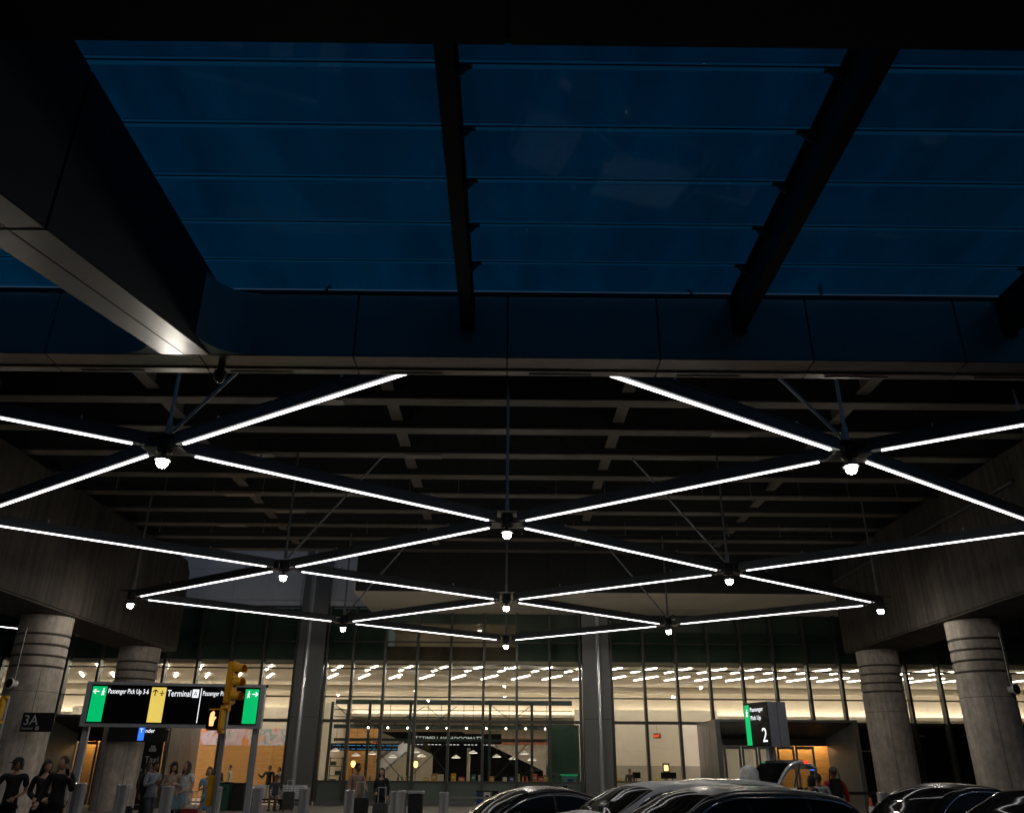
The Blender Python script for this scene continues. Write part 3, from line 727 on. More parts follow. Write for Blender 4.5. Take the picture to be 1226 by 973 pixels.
for x, w_ in ((-8.2, 'by the shelf rack'), (-4.82, 'before the black slanted wall')):
    t_ = thing('amber_lamp', 'small glowing amber lamp on a stem in the cafe, ' + w_, 'lamp', (x, 47.9, SW), 0, 'amber lamps in the cafe')
    MB().tube((0, 0, 0), (0, 0, 1.62), .015, 8).lathe([(.12, 0), (.12, .02)], n=14).build('stem', M_black, t_)
    MB().lathe([(.04, 1.62), (.10, 1.7), (.12, 1.8), (.07, 1.92)], n=14).build('lamp_shade', E_amber, t_, smooth=True)
rk = thing('shelf_rack', 'black open shelf rack by the cafe partition', 'shelf', (-8.95, 47, SW))
for x in (-.35, .35):
    for y in (-.2, .2): boxc('upright', M_black, rk, (x, y, 1.05), (.04, .04, 2.1))
for z in (.4, .8, 1.2, 1.65, 2.05): boxc('shelf', M_frame_green, rk, (0, 0, z), (.72, .44, .03))
for i, (x, z) in enumerate(((-.15, 1.67), (.15, 1.22), (-.1, .82))):
    boxc('bin', M_frame_green, rk, (x, 0, z + .12), (.3, .3, .2))
es_ = thing('escalator', 'escalator with pale handrails rising at the back of the cafe', 'escalator', (-7.6, 53, SW))
for y in (-.5, .5):
    MB().prism([(-1.6, .2), (-1.1, .2), (1.8, 2.6), (1.8, 3.2), (-1.3, .8)], y-.03, y+.03, 'Y').build('balustrade', M_panel_grey, es_)
    MB().bar((-1.5, y, .95), (1.9, y, 3.45), .07, .06).build('handrail', M_black, es_)
for i in range(14): boxc('step', M_grey_metal, es_, (-1.2 + i*.21, 0, .2 + i*.17), (.22, .9, .17))
for (x, y, z, lab) in ((3.3, 49.8, 3.2, 'red exit sign at the end of the black slanted wall'), (8.65, 49.7, 3.5, 'red exit sign on the beige hall wall above the tiles'), (-6.9, 47.5, 2.9, 'red exit sign hung by the cafe post')):
    t_ = thing('exit_sign', lab, 'exit sign', (x, y, z), 0, 'exit signs in the hall')
    boxc('case', M_black, t_, (0, 0, 0), (.42, .06, .26)); boxc('rod', M_alu, t_, (0, 0, .5), (.02, .02, .76))
    text('lettering', 'EXIT', .2, E_exit, t_, (-.2, -.034, -.07), sx=.85)
fb = thing('sign_reflection_panel', 'added dark panel with glowing blue strokes for sign reflections in the cafe glass', 'screen', (-7.5, 46.9, 2.35))
boxc('panel', M_screen, fb, (.0, 0, .40), (3.6, .05, .36))  # added panel; its glowing strokes stand in for sign reflections on the glass
for j in range(2):
    x = -1.7
    while x < 1.6:
        w_ = random.uniform(.12, .4)
        boxc('reflected_stroke', mat('reflected_blue', (.1, .4, .8), emit=(.1, .45, 1.), estr=.22), fb, (x + w_/2, -.028, .48 - j*.18), (round(w_, 1), .004, .04)); x += round(w_, 1) + .08
lb = thing('lantern', 'black lantern with glowing amber panes on the tiled wall', 'lantern', (8.85, 48.6, 1.62))
boxc('frame_top', M_black, lb, (0, 0, .42), (.34, .3, .06)); boxc('frame_base', M_black, lb, (0, 0, 0), (.34, .3, .06)); boxc('pane', E_amber, lb, (0, 0, .21), (.18, .16, .24))
for x in (-.15, .15):
    for y in (-.13, .13): boxc('post', M_black, lb, (x, y, .21), (.03, .03, .38))
boxc('stand', M_black, lb, (0, 0, -.75), (.08, .08, 1.44))
db = thing('service_desk', 'low dark service desk with monitors before the tiled wall', 'desk', (7.2, 47.2, SW))
boxc('top', M_black, db, (0, 0, 1.0), (4.2, .7, .06)); boxc('front', M_tile, db, (0, -.3, .5), (4.0, .06, .94)); boxc('back', M_tile, db, (0, .3, .5), (4.0, .06, .94))
for x in (-.2, 1.3, 1.7):
    s_ = boxc('monitor', M_screen, db, (x, 0, 1.32), (.42, .04, .3)); boxc('stand', M_black, s_, (0, .03, -.2), (.06, .04, .14))

# ------------------------------------------------------------------ parking structure across the road, behind the viewer
pg = thing('parking_garage', 'long dark parking structure across the road facing the terminal', 'building', (0, -36, 0))
boxc('wall', M_girder, pg, (0, -8, 13), (170, .5, 26))
for z in (4.2, 7.6, 11., 14.4, 17.8, 21.2, 24.6):
    boxc('floor_slab', M_conc_d, pg, (0, 0, z), (170, 16, .4)); boxc('parapet', M_conc_d, pg, (0, 7.9, z + .75), (170, .2, 1.1))
for i in range(-10, 11): boxc('column', M_conc_d, pg, (i*8., 7.4, 12.3), (.7, .7, 24.6))
for sx_ in (-1, 1):  # added unseen blocks that keep horizon glow out of the glass reflections
    eb = thing('horizon_glow_blocker', 'added unseen dark block against the horizon glow at the %s end' % ('western', 'eastern')[sx_ > 0], 'building', (sx_*95, 5, 0))
    boxc('wall', M_conc_d, eb, (0, 0, 11), (14, 120, 22)); boxc('roof', M_girder, eb, (0, 0, 22.2), (14.6, 121, .4))

# ================================================================== signs
def pictogram_walk(parent, loc, s, m):
    w = MB().lathe([(.09*s, 0), (.09*s, .004)], (0, 0, 0), 'Y', 10)
    w.v = [(x + .02*s, y, z + .8*s) for x, y, z in w.v]
    for (a, b) in (((.0, .66), (-.03, .38)), ((-.03, .38), (.13, .05)), ((-.03, .38), (-.16, .02)), ((.0, .62), (.17, .42)), ((.0, .62), (-.15, .45))):
        w.bar((a[0]*s, 0, a[1]*s), (b[0]*s, 0, b[1]*s), .09*s, .004, up=(0, 1, 0))
    o = w.build('walker_symbol', m, parent); o.location = loc
def arrow(parent, loc, s, ang_, m):
    w = MB()
    w.bar((-.42*s, 0, 0), (.42*s, 0, 0), .13*s, .004, up=(0, 1, 0))
    w.bar((.42*s, 0, 0), (.08*s, 0, .34*s), .13*s, .0042, up=(0, 1, 0)); w.bar((.42*s, 0, 0), (.08*s, 0, -.34*s), .13*s, .0044, up=(0, 1, 0))
    o = w.build('arrow_symbol', m, parent); o.location = loc; o.rotation_euler = (0, R(ang_), 0)
def plane_symbol(parent, loc, s, m):
    w = MB().bar((0, 0, -.45*s), (0, 0, .45*s), .13*s, .004, up=(0, 1, 0)).bar((-.42*s, 0, -.08*s), (.42*s, 0, -.08*s), .14*s, .0042, up=(0, 1, 0)).bar((-.2*s, 0, -.38*s), (.2*s, 0, -.38*s), .1*s, .0044, up=(0, 1, 0))
    o = w.build('aircraft_symbol', m, parent); o.location = loc
bs = thing('overhead_sign', 'wide black wayfinding sign with green and yellow blocks on two grey posts', 'sign', (-7.65, 20.0, SW), R(9))
Lh = 1.98; z0, z1 = 2.44, 3.40
boxc('case', M_grey_metal, bs, (0, .17, (z0+z1)/2), (2*Lh, .30, z1-z0), .02)
boxc('screen', M_screen, bs, (0, .012, (z0+z1)/2), (2*Lh - .22, .02, z1-z0-.14))
for sx_ in (-1, 1):
    boxc('post', M_grey_metal, bs, (sx_*(Lh-.11), .19, z0/2), (.13, .13, z0), .01)
    boxc('end_frame', M_grey_metal, bs, (sx_*(Lh-.052), .01, (z0+z1)/2), (.106, .06, z1-z0))
    boxc('foot_plate', M_grey_metal, bs, (sx_*(Lh-.11), .19, .015), (.3, .3, .03))
boxc('rail', M_grey_metal, bs, (0, .01, z1-.03), (2*Lh - .215, .06, .06)); boxc('rail', M_grey_metal, bs, (0, .01, z0+.03), (2*Lh - .215, .06, .06))
fy = -.001
boxc('sensor', M_black, bs, (Lh+.03, .1, z1-.02), (.05, .08, .06)); boxc('lamp', M_white, bs, (-.1, .1, z0-.03), (.06, .06, .05))
def blk(x0_, x1_, m): boxc('colour_block', m, bs, ((x0_+x1_)/2, fy, (z0+z1)/2), (x1_-x0_, .004, z1-z0-.2))
xl = -Lh + .16
blk(-1.85, -1.54, E_green); blk(1.54, 1.85, E_green); blk(-.56, -.24, E_yellow)
zt_ = z1 - .24
M_blk_print = mat('black_print', (.02, .02, .02), .5)
arrow(bs, (-1.76, fy-.004, zt_+.03), .15, 180, E_white); pictogram_walk(bs, (-1.61, fy-.004, zt_-.06), .18, E_white)
text('lettering', 'Passenger Pick Up 3-6', .15, E_white, bs, (-1.51, fy-.003, zt_-.01), sx=.66)
arrow(bs, (-.475, fy-.004, zt_+.02), .17, -90, M_blk_print); plane_symbol(bs, (-.325, fy-.004, zt_+.02), .13, M_blk_print)
text('lettering', 'Terminal', .20, E_white, bs, (-.21, fy-.003, zt_-.05), sx=.74)
boxc('letter_block', E_white, bs, (.42, fy-.003, zt_+.02), (.14, .004, .18)); text('letter', 'A', .18, M_blk_print, bs, (.37, fy-.007, zt_-.045), sx=.8)
boxc('divider', E_white, bs, (.54, fy-.003, (z0+z1)/2), (.016, .004, z1-z0-.2))
text('lettering', 'Passenger Pick Up 1, 2', .15, E_white, bs, (.58, fy-.003, zt_-.02), sx=.62)
pictogram_walk(bs, (1.62, fy-.004, zt_-.06), .18, E_white); arrow(bs, (1.76, fy-.004, zt_+.03), .15, 0, E_white)

ps = thing('pickup_sign', 'square cornered grey sign cabinet reading Passenger Pick Up 2 on a post', 'sign', (7.05, 24.3, SW))
ps.rotation_euler = (0, 0, R(-69))
hz0, hz1 = 2.22, 3.38
boxc('cabinet', M_grey_metal, ps, (0, .33, (hz0+hz1)/2), (1.06, .62, hz1-hz0), .012)
boxc('cabinet_seam', M_black, ps, (.531, .33, (hz0+hz1)/2), (.006, .01, hz1-hz0-.02))
boxc('screen', M_screen, ps, (0, .012, (hz0+hz1)/2), (1.05, .016, hz1-hz0-.01))
boxc('colour_block', E_green, ps, (-.40, .001, (hz0+hz1)/2 - .01), (.22, .004, hz1-hz0-.1))
pictogram_walk(ps, (-.40, -.003, hz1-.38), .24, E_white)
text('lettering', 'Passenger', .16, E_white, ps, (-.25, -.002, hz1-.24), sx=.92); text('lettering', 'Pick Up', .16, E_white, ps, (-.25, -.002, hz1-.46), sx=.92)
text('number', '2', .52, E_white, ps, (.18, -.002, hz0+.12), sx=.9)
boxc('post', M_grey_metal, ps, (0, .33, hz0/2), (.16, .16, hz0), .01); boxc('foot_plate', M_grey_metal, ps, (0, .33, .015), (.36, .36, .03))

sa = thing('bay_sign', 'small black 3A sign fixed to the ringed concrete column', 'sign', (-14.78, 27.3, 2.75))
boxc('plate', M_black, sa, (.15, 0, .25), (1.0, .05, .56)); boxc('bracket', M_blacksteel, sa, (-.3, .2, .25), (.1, .4, .1))
wht = mat('print_white', (.7, .7, .7), .5)
text('lettering', '3A', .42, wht, sa, (-.30, -.028, .17), sx=.95); text('lettering', 'Terminal', .1, wht, sa, (-.32, -.028, .04)); boxc('letter_block', wht, sa, (.18, -.027, .075), (.1, .004, .1))
text('letter', 'A', .1, M_black, sa, (.143, -.031, .04))
bl = thing('blue_strip_sign', 'small black hanging sign with a lit blue block under the overhead sign', 'sign', (-14.1, 34.95, 2.68))
boxc('case', M_black, bl, (-.55, .06, .27), (2.4, .1, .62)); boxc('colour_block', E_blue, bl, (-.42, .005, .27), (.24, .006, .52)); text('lettering', 'T', .22, E_white, bl, (-.49, -.001, .30), sx=.9); text('lettering', 'nder', .22, E_white, bl, (-.27, -.001, .30), sx=.9)
boxc('hanger', M_black, bl, (-1.5, .12, .3), (.5, .08, .2)); boxc('hanger', M_black, bl, (-.55, .5, .45), (.06, .9, .06))
tx = thing('taxi_banner', 'tall black taxi notice board with white print beside the concrete column', 'notice board', (-14.75, 36.6, SW))
boxc('board', M_black, tx, (0, 0, 1.5), (1.1, .06, 2.6)); boxc('foot', M_blacksteel, tx, (0, 0, .09), (.9, .4, .18))
text('lettering', 'Taxi', .34, wht, tx, (-.12, -.034, 1.75)); text('lettering', 'See', .2, wht, tx, (-.42, -.034, 1.42)); text('lettering', 'agent', .2, wht, tx, (-.02, -.034, 1.42)); text('lettering', 'at curb', .2, wht, tx, (-.18, -.034, 1.12)); arrow(tx, (.1, -.034, .75), .3, 90, wht)
boxc('taxi_symbol', wht, tx, (.15, -.034, 2.22), (.3, .006, .12)); boxc('taxi_symbol', wht, tx, (.15, -.034, 2.34), (.18, .006, .1))

# ------------------------------------------------------------------ traffic signals
def signal(loc, rz, label, head=True):
    t = thing('traffic_signal', label, 'traffic light', loc, rz, 'yellow traffic signals at the crossing')
    MB().lathe([(.11, 0), (.11, .06), (.05, .10), (.046, 2.93)], n=16).build('pole', M_pole, t, smooth=True)
    if head:
        MB().lathe([(.065, 2.84), (.065, 2.97)], n=12).build('collar', M_yellow, t, smooth=True)
        h = MB().box(-.07, -.12, 2.96, .10, .12, 3.82).build('head', M_yellow, t, bevel=.03)
        vis = MB()
        n = 14
        for k in range(n):          # open-bottom hood pointing along +X
            a0, a1 = R(-35 + 250*k/n), R(-35 + 250*(k+1)/n)
            b = len(vis.v)
            for (xx, rr) in ((.10, .105), (.30, .098)):
                for a_ in (a0, a1): vis.v.append((xx, rr*math.cos(a_), rr*math.sin(a_)))
            vis.face(b, b+1, b+3, b+2)
        vm = vis.mesh('visor', M_yellow, smooth=True)
        for k, z in enumerate((3.115, 3.39, 3.665)):
            v_ = obj('visor', vm, h, (0, 0, z)); 
            MB().lathe([(.09, .101), (.07, .118), (.02, .126)], axis='X', n=16).build('lens', [mat('lens_green', (.02, .22, .16), .2), M_amber_glass, M_amber_glass][k], h, smooth=True).location = (0, 0, z)
    if True:
        p = MB().box(-.33, -.22, 2.46, .02, -.02, 2.88).build('pedestrian_head', M_yellow, t, bevel=.03)
        boxc('face', M_screen, p, (-.155, -.222, 2.67), (.29, .012, .35))
        hd = MB().prism([(-.055, -.13), (.04, -.13), (.05, -.03), (.095, .03), (.075, .05), (.04, .02), (.042, .13), (.012, .155), (-.03, .14), (-.062, .10), (-.07, .0)], -.003, .003, 'Y')
        o = hd.build('hand_symbol', E_hand, p); o.location = (-.16, -.231, 2.67)
        boxc('hinge', M_yellow, p, (.0, -.10, 2.91), (.12, .1, .06)); boxc('hinge', M_yellow, p, (.0, -.10, 2.43), (.12, .1, .06))
        MB().box(-.19, -.06, 1.05, -.055, .05, 1.62).build('push_button_box', M_yellow, t, bevel=.015)
    return t
signal((-5.80, 18.05, 0.), R(-20), 'yellow traffic signal with a lit red hand before the overhead sign')
signal((-10.33, 17.9, SW), 0., 'pole with only a yellow pedestrian signal beside the person in a cap', head=False)

# ------------------------------------------------------------------ bollards
bols = [(-8.65, 18.3, 1.46, 'by the sign post and the person in black'), (-8.07, 19.0, 1.42, 'before the concrete column base'), (-7.38, 19.7, 1.38, 'before the woman in white'), (-6.54, 20.4, 1.36, 'behind the traffic signal pole'), (-5.77, 21.0, 1.34, 'at the foot of the right sign post'),
        (-4.83, 21.7, 1.31, 'before the grey pilaster'), (-3.84, 22.3, 1.27, 'before the man in tan'), (-2.81, 23.0, 1.23, 'beside the woman in black'), (-2.79, 24.5, 1.21, 'next to the dark cabinet'), (-1.6, 23.8, 1.2, 'ahead of the black sedan'),
        (9.18, 26.0, 1.22, 'by the red jacket'), (9.75, 25.8, 1.22, 'before the oak wall of the vestibule'), (11.03, 26.2, 1.21, 'beside the orange cone'), (.2, 24.3, 1.2, 'hidden behind the black sedan'), (4.08, 33.9, .97, 'far back beside the steel pilaster')]
for x, y, zt_, w_ in bols:
    t_ = thing('bollard', 'stainless steel bollard ' + w_, 'bollard', (x, y, SW), 0, 'steel bollards along the kerb')
    H_ = zt_ - SW
    MB().lathe([(.125, .0), (.125, H_-.05)], n=24).build('shaft', M_steel, t_, smooth=True)
    MB().lathe([(.135, H_-.05), (.135, H_-.015), (.12, H_), (.002, H_+.004)], n=24).build('cap', M_steel, t_, smooth=True)
    MB().lathe([(.17, 0.001), (.17, .025), (.13, .03)], n=24).build('base_ring', M_steel, t_, smooth=True)

# ------------------------------------------------------------------ rails, bins, cone, seats
hr = thing('guard_rail', 'low pale guard rail on thin posts before the glass wall', 'rail', (1.3, 33.5, SW))
MB().bar((-3.7, 0, .62), (4.4, 0, .62), .06, .06).build('rail', M_alu, hr)
for x in (-3.6, -1.2, 1.2, 3.6): boxc('post', M_alu, hr, (x, 0, .3), (.05, .05, .6))
hr2 = thing('barrier_rail', 'black belt barrier on slim posts beside the orange cone', 'barrier', (11., 27.4, SW))
MB().bar((-.75, 0, 1.0), (.7, 0, 1.0), .05, .09).build('belt', M_black, hr2)
for x in (-.7, .65): MB().lathe([(.16, 0), (.16, .03), (.025, .04), (.025, 1.05)], (x, 0, 0), n=14).build('post', M_alu, hr2, smooth=True)
co = thing('traffic_cone', 'orange traffic cone with white band under the belt barrier', 'cone', (11.5, 28.2, SW))
MB().box(-.19, -.19, 0, .19, .19, .04).build('base', M_rubber, co); MB().lathe([(.14, .04), (.03, .85), (.02, .87)], n=18).build('cone_body', M_orange, co, smooth=True)
MB().lathe([(.093, .46), (.072, .62)], n=18, cap=False).build('band', M_white, co, smooth=True)
def bin_(x, y, col, label, w=.26, h=.75):
    t = thing('litter_bin', label, 'bin', (x, y, SW), 0, 'litter bins on the pavement')
    MB().box(-w/2, -w/2, 0, w/2, w/2, h).build('body', col, t, bevel=.02)
    MB().box(-w/2-.015, -w/2-.015, h+.001, w/2+.015, w/2+.015, h+.06).build('lid', M_black, t, bevel=.01)
    boxc('slot', M_black, t, (0, -w/2-.002, h*.8), (w*.6, .01, .08))
bin_(-1.0, 36, mat('bin_blue', (.02, .06, .22), .5), 'narrow blue litter bin next to a white bin'); bin_(-.7, 36, M_white, 'narrow white litter bin between blue and black bins'); bin_(-.38, 36, M_black, 'narrow black litter bin at the end of the trio')
bin_(-11.35, 36.4, mat('bin_green', (.02, .10, .07), .5), 'square dark green litter bin beside the metal seats', .5, .98); bin_(-10.75, 36.5, M_black, 'square black litter bin beside the metal seats', .5, .95)
dc = thing('dark_cabinet', 'small black cabinet with grey lid beside a steel bollard', 'cabinet', (-2.42, 24.6, SW))
MB().box(-.19, -.2, 0, .19, .2, .98).build('body', M_black, dc, bevel=.02); MB().box(-.21, -.22, .985, .21, .22, 1.05).build('lid', M_grey_metal, dc, bevel=.01)
def seats(x, y, n, label, rz=0.):
    t = thing('bench_seat', label, 'seat', (x, y, SW), rz, 'perforated metal seats')
    W_ = .6
    boxc('beam', M_black, t, (0, .05, .38), (n*W_, .06, .06))
    for i in range(n):
        cx = (i - (n-1)/2)*W_
        s_ = MB().box(cx-.26, -.24, .42, cx+.26, .22, .445).build('seat', M_seat, t)
        b_ = MB().prism([(.22, .46), (.245, .46), (.345, .92), (.32, .92)], cx-.26, cx+.26, 'X').build('backrest', M_seat, t)
        for k in range(5): MB().bar((cx-.2, .228 + .02*k, .52 + .08*k), (cx+.2, .228 + .02*k, .52 + .08*k), .012, .02).build('slot', M_black, b_)
    for sx_ in (-1, 1):
        cx = sx_*(n*W_/2 - .2)
        MB().bar((cx, -.22, .02), (cx, .05, .36), .05, .04).bar((cx, .32, .02), (cx, .05, .36), .05, .04).build('leg', M_black, t)
seats(-10.2, 37.2, 3, 'row of perforated metal seats beside the green litter bin', R(8)); seats(-8.7, 36.8, 2, 'pair of perforated metal seats with a person sitting by the suitcase', R(8))
seats(6.6, 38.2, 6, 'long row of perforated metal seats before the tiled hall wall', R(180))

# ================================================================== vehicles
def crom(pts, x):
    """monotone-ish interpolation of a profile polyline (x ascending)"""
    if x <= pts[0][0]: return pts[0][1]
    for i in range(len(pts)-1):
        if pts[i][0] <= x <= pts[i+1][0]:
            x0, z0 = pts[i]; x1, z1 = pts[i+1]; t = (x-x0)/(x1-x0)
            def sl(k):
                if k <= 0 or k >= len(pts)-1: return None
                a = (pts[k][1]-pts[k-1][1])/(pts[k][0]-pts[k-1][0]); b = (pts[k+1][1]-pts[k][1])/(pts[k+1][0]-pts[k][0])
                return 0 if a*b <= 0 else 2*a*b/(a+b)
            d = (z1-z0)/(x1-x0); m0 = sl(i); m1 = sl(i+1); m0 = d if m0 is None else m0; m1 = d if m1 is None else m1
            h = x1-x0
            return (2*t**3-3*t*t+1)*z0 + (t**3-2*t*t+t)*h*m0 + (-2*t**3+3*t*t)*z1 + (t**3-t*t)*h*m1
    return pts[-1][1]
M_carglass = mat('tinted_car_glass', (.006, .007, .008), .06, var=.05, spec=.3)
M_chrome = mat('bright_trim', (.85, .85, .87), .14, metal=1., var=.03)
M_tail = mat('tail_lamp', (.35, .01, .01), .15, var=.05)
M_head = mat('head_lamp', (.6, .62, .65), .08, var=.05)
M_plastic = mat('black_plastic', (.02, .02, .02), .6, var=.1)
TYRE = MB().lathe([(.22, -.10), (.30, -.11), (.335, -.08), (.345, 0), (.335, .08), (.30, .11), (.22, .10)], axis='Y', n=28).mesh('tyre', M_rubber, smooth=True)
_rim = MB().lathe([(.225, .06), (.225, -.085), (.21, -.10), (.2, -.085)], axis='Y', n=24)
for k in range(10):
    a = 2*math.pi*k/10; _rim.bar((0, -.085, 0), (.205*math.cos(a), -.09, .205*math.sin(a)), .045, .03, up=(0, 1, 0))
_rim.lathe([(.05, -.12), (.05, -.05)], axis='Y', n=12)
RIM = _rim.mesh('rim', M_alu)
def car(label, loc, rz, paint, spec, rails=False, gate=False, trim=True, k=1.):
    t = thing('parked_car', label, 'car', loc, rz, 'cars at the kerb'); t.scale = (k, k, k)
    L, Wd, belt, prof = spec['L'], spec['W'], spec['belt'], spec['top']
    cowl, rf, rr_, rw_ = spec['cowl'], spec['rf'], spec['rr'], spec['rw']        # cowl, roof front, roof rear, rear glass foot
    H = max(z for _, z in prof); xw = spec['wheels']
    def wp(x): u = abs(x)/(L/2); return Wd/2*(1 - .16*u**5)
    def g(z):
        if z < .6: return .93 + .07*max(0, (z-.2)/.4)
        if z < belt: return 1 - .035*((z-.6)/(belt-.6))**2
        return .965 - .245*((z-belt)/(H-belt))**1.15
    st = sorted(set([round(-L/2 + L*i/64, 4) for i in range(65)] + [cowl, rf, rr_, rw_]))
    body = MB(); shield = MB(); rear = MB()
    rings = []
    NS, NA, NT = 9, 4, 4
    for x in st:
        zt = crom(prof, x); zb_ = .24 + .08*max(0, abs(x)/(L/2) - .8)*5*.5
        for w in xw:
            d2 = .40**2 - (x-w)**2
            if d2 > 0: zb_ = max(zb_, .33 + math.sqrt(d2))
        zt = max(zt, zb_ + .12)
        rr = min(.10, (zt-zb_)*.3); zs = zt - rr; ys = wp(x)*g(min(zs, H)); ra = .15; ring = []
        for k in range(NS): z = zb_ + (zs-zb_)*k/(NS-1); ring.append((wp(x)*g(z), z))
        for k in range(1, NA+1): a = R(90*k/NA); ring.append((ys - ra + ra*math.cos(a), zs + rr*math.sin(a)))
        yc = ys - ra
        for k in range(1, NT+1): y = yc*(1-k/NT); ring.append((y, zt + .035*(1-(y/yc)**2)))
        rings.append([(x, y, z) for y, z in ring])
    nr = len(rings[0])
    def idx(mb, cache, i, k, s):
        key = (i, k, s if k < nr-1 else 1)
        if key not in cache:
            x, y, z = rings[i][k]; cache[key] = len(mb.v); mb.v.append((x, y*s, z))
        return cache[key]
    caches = {id(body): {}, id(shield): {}, id(rear): {}}
    for i in range(len(st)-1):
        xm = (st[i]+st[i+1])/2
        for k in range(nr-1):
            tgt = body
            if k >= NS+1:
                if cowl+.02 < xm < rf: tgt = shield
                elif rr_ < xm < rw_ and not gate: tgt = rear
            if gate and xm > rr_+.05 and k >= NS-1: continue
            for s in (-1, 1):
                c = caches[id(tgt)]
                tgt.face(idx(tgt, c, i, k, s), idx(tgt, c, i+1, k, s), idx(tgt, c, i+1, k+1, s), idx(tgt, c, i, k+1, s))
    for i in (0, len(st)-1):
        c = caches[id(body)]
        if i and gate: continue
        body.face(*([idx(body, c, i, k, 1) for k in range(nr)] + [idx(body, c, i, k, -1) for k in reversed(range(nr-1))]))
    bo = body.build('body', paint, t, smooth=True)
    if shield.f: shield.build('windscreen', M_carglass, t, smooth=True)
    if rear.f: rear.build('rear_window', M_carglass, t, smooth=True)
    MB().box(-L/2+.25, -Wd/2+.12, .18, L/2-.25, Wd/2-.12, .5).build('underbody', M_plastic, t)
    # side glass and bright trim
    for s in (-1, 1):
        for (xa, xb) in spec['windows']:
            m = MB(); n = 14
            for i in range(n+1):
                x = xa + (xb-xa)*i/n
                z0 = belt + .015; zt = crom(prof, x); z1 = max(z0+.012, min(zt - .115, H-.12))
                for k in range(4):
                    z = z0 + (z1-z0)*k/3; m.v.append((x, s*(wp(x)*g(z) + .006), z))
            for i in range(n):
                for k in range(3): b = i*4+k; m.face(b, b+4, b+5, b+1)
            m.build('side_window', M_carglass, t, smooth=True)
        xa, xb = spec['windows'][0][0], spec['windows'][-1][1]; n = 26; top = []
        for i in range(n+1):
            x = xa + (xb-xa)*i/n; z = max(belt+.03, min(crom(prof, x) - .10, H-.105)); top.append((x, s*(wp(x)*g(z)+.008), z))
        m = MB()
        for p, q in zip(top[:-1], top[1:]): m.tube(p, q, .013, 8)
        for i in range(n):
            x0_ = xa + (xb-xa)*i/n; x1_ = xa + (xb-xa)*(i+1)/n; m.bar((x0_, s*(wp(x0_)*g(belt)+.008), belt), (x1_, s*(wp(x1_)*g(belt)+.008), belt), .016, .024)
        m.build('window_trim', M_chrome if trim else M_plastic, t, smooth=True)
        xm_ = spec['windows'][0][0] + .38
        mi = MB().sphere((0, 0, 0), 1., 12, 8, (.09, .13, .085)).build('mirror', paint, t, smooth=True); mi.location = (xm_, s*(Wd/2 + .10), belt + .06)
        boxc('mirror_arm', M_plastic, mi, (.0, -s*.15, -.04), (.06, .12, .04))
        for xd in spec['doors']:
            z0 = .32; m = MB()
            for i in range(6):
                za, zc = z0 + (belt-.03-z0)*i/6, z0 + (belt-.03-z0)*(i+1)/6; m.bar((xd, s*(wp(xd)*g(za)+.002), za), (xd, s*(wp(xd)*g(zc)+.002), zc), .008, .008)
            m.build('door_seam', M_plastic, t)
            MB().bar((xd-.30, s*(wp(xd)*g(belt-.14)+.02), belt-.14), (xd-.10, s*(wp(xd)*g(belt-.14)+.02), belt-.14), .02, .025).build('door_handle', M_chrome if trim else paint, t)
        hx = -L/2 + .10
        o = MB().sphere((0, 0, 0), 1, 12, 8, (.16, .20, .075)).build('headlight', M_head, t, smooth=True); o.location = (hx + .06, s*(wp(hx)-.18), spec['lamp'])
        if not gate:
            o = MB().sphere((0, 0, 0), 1, 12, 8, (.10, .20, .07)).build('tail_light', M_tail, t, smooth=True); o.location = (L/2 - .09, s*(wp(L/2)-.12), spec['lamp']+.15)
        for w in xw:
            wh = obj('wheel', TYRE, t, (w, s*(Wd/2 - .13), .345)); 
            rm_ = obj('rim', RIM, wh)
            if s > 0: rm_.rotation_euler = (0, 0, math.pi)
        if rails:
            pts = [(rf+.15, H-.02)] + [(rf + .3 + (rr_-rf-.5)*i/5, H + .075) for i in range(6)] + [(rr_-.1, H-.03)]
            m = MB()
            for p, q in zip(pts[:-1], pts[1:]): m.bar((p[0], s*.56, p[1]), (q[0], s*.56, q[1]), .035, .03)
            m.build('roof_rail', M_alu, t)
    boxc('grille', M_plastic, t, (-L/2 + .015, 0, spec['lamp']-.03), (.06, .9, .2)); boxc('number_plate', M_white, t, (-L/2 - .01, 0, .45), (.02, .4, .12))
    boxc('antenna_fin', paint, t, (rr_ - .15, 0, crom(prof, rr_-.15) + .05), (.10, .02, .045))
    if gate:
        # boot opening and raised tailgate, hinged at the roof's rear edge
        zr = crom(prof, rr_) ; bx('boot_interior', M_plastic, t, rr_-.3, -.62, .6, L/2-.12, .62, .66)
        key_ = [(0, 0), (.22, .27), (.45, .44), (.72, .50), (1.10, .38)]; A = []
        for i in range(9): u = 1.1*i/8; A.append((rr_ - .04 + u, zr + .0 + crom(key_, u)))
        m = MB()
        for i in range(9):
            x, z = A[i]
            for y in (-.66, -.6, .6, .66): m.v.append((x, y, z + (.0 if abs(y) > .63 else .03)))
            for y in (.66, .6, -.6, -.66): m.v.append((x + .02, y, z - .05))
        for i in range(8):
            b = i*8
            for k in range(8): m.face(b+k, b+(k+1) % 8, b+8+(k+1) % 8, b+8+k)
        m.face(*range(8)); m.face(*[64+k for k in range(8)])
        tg = m.build('tailgate', paint, t, smooth=True)
        gm_ = MB()
        for i in range(0, 6):
            x, z = A[i]; gm_.v += [(x + .03, -.56, z - .06), (x + .03, .56, z - .06)]
        for i in range(5): gm_.face(2*i, 2*i+1, 2*i+3, 2*i+2)
        gm_.build('tailgate_window', M_carglass, tg)
        go_ = MB()
        for i in range(0, 6):
            x, z = A[i]
            for y in (-.67, -.58, .58, .67): go_.v.append((x - .012, y, z + (.036 if abs(y) < .6 else -.05)))
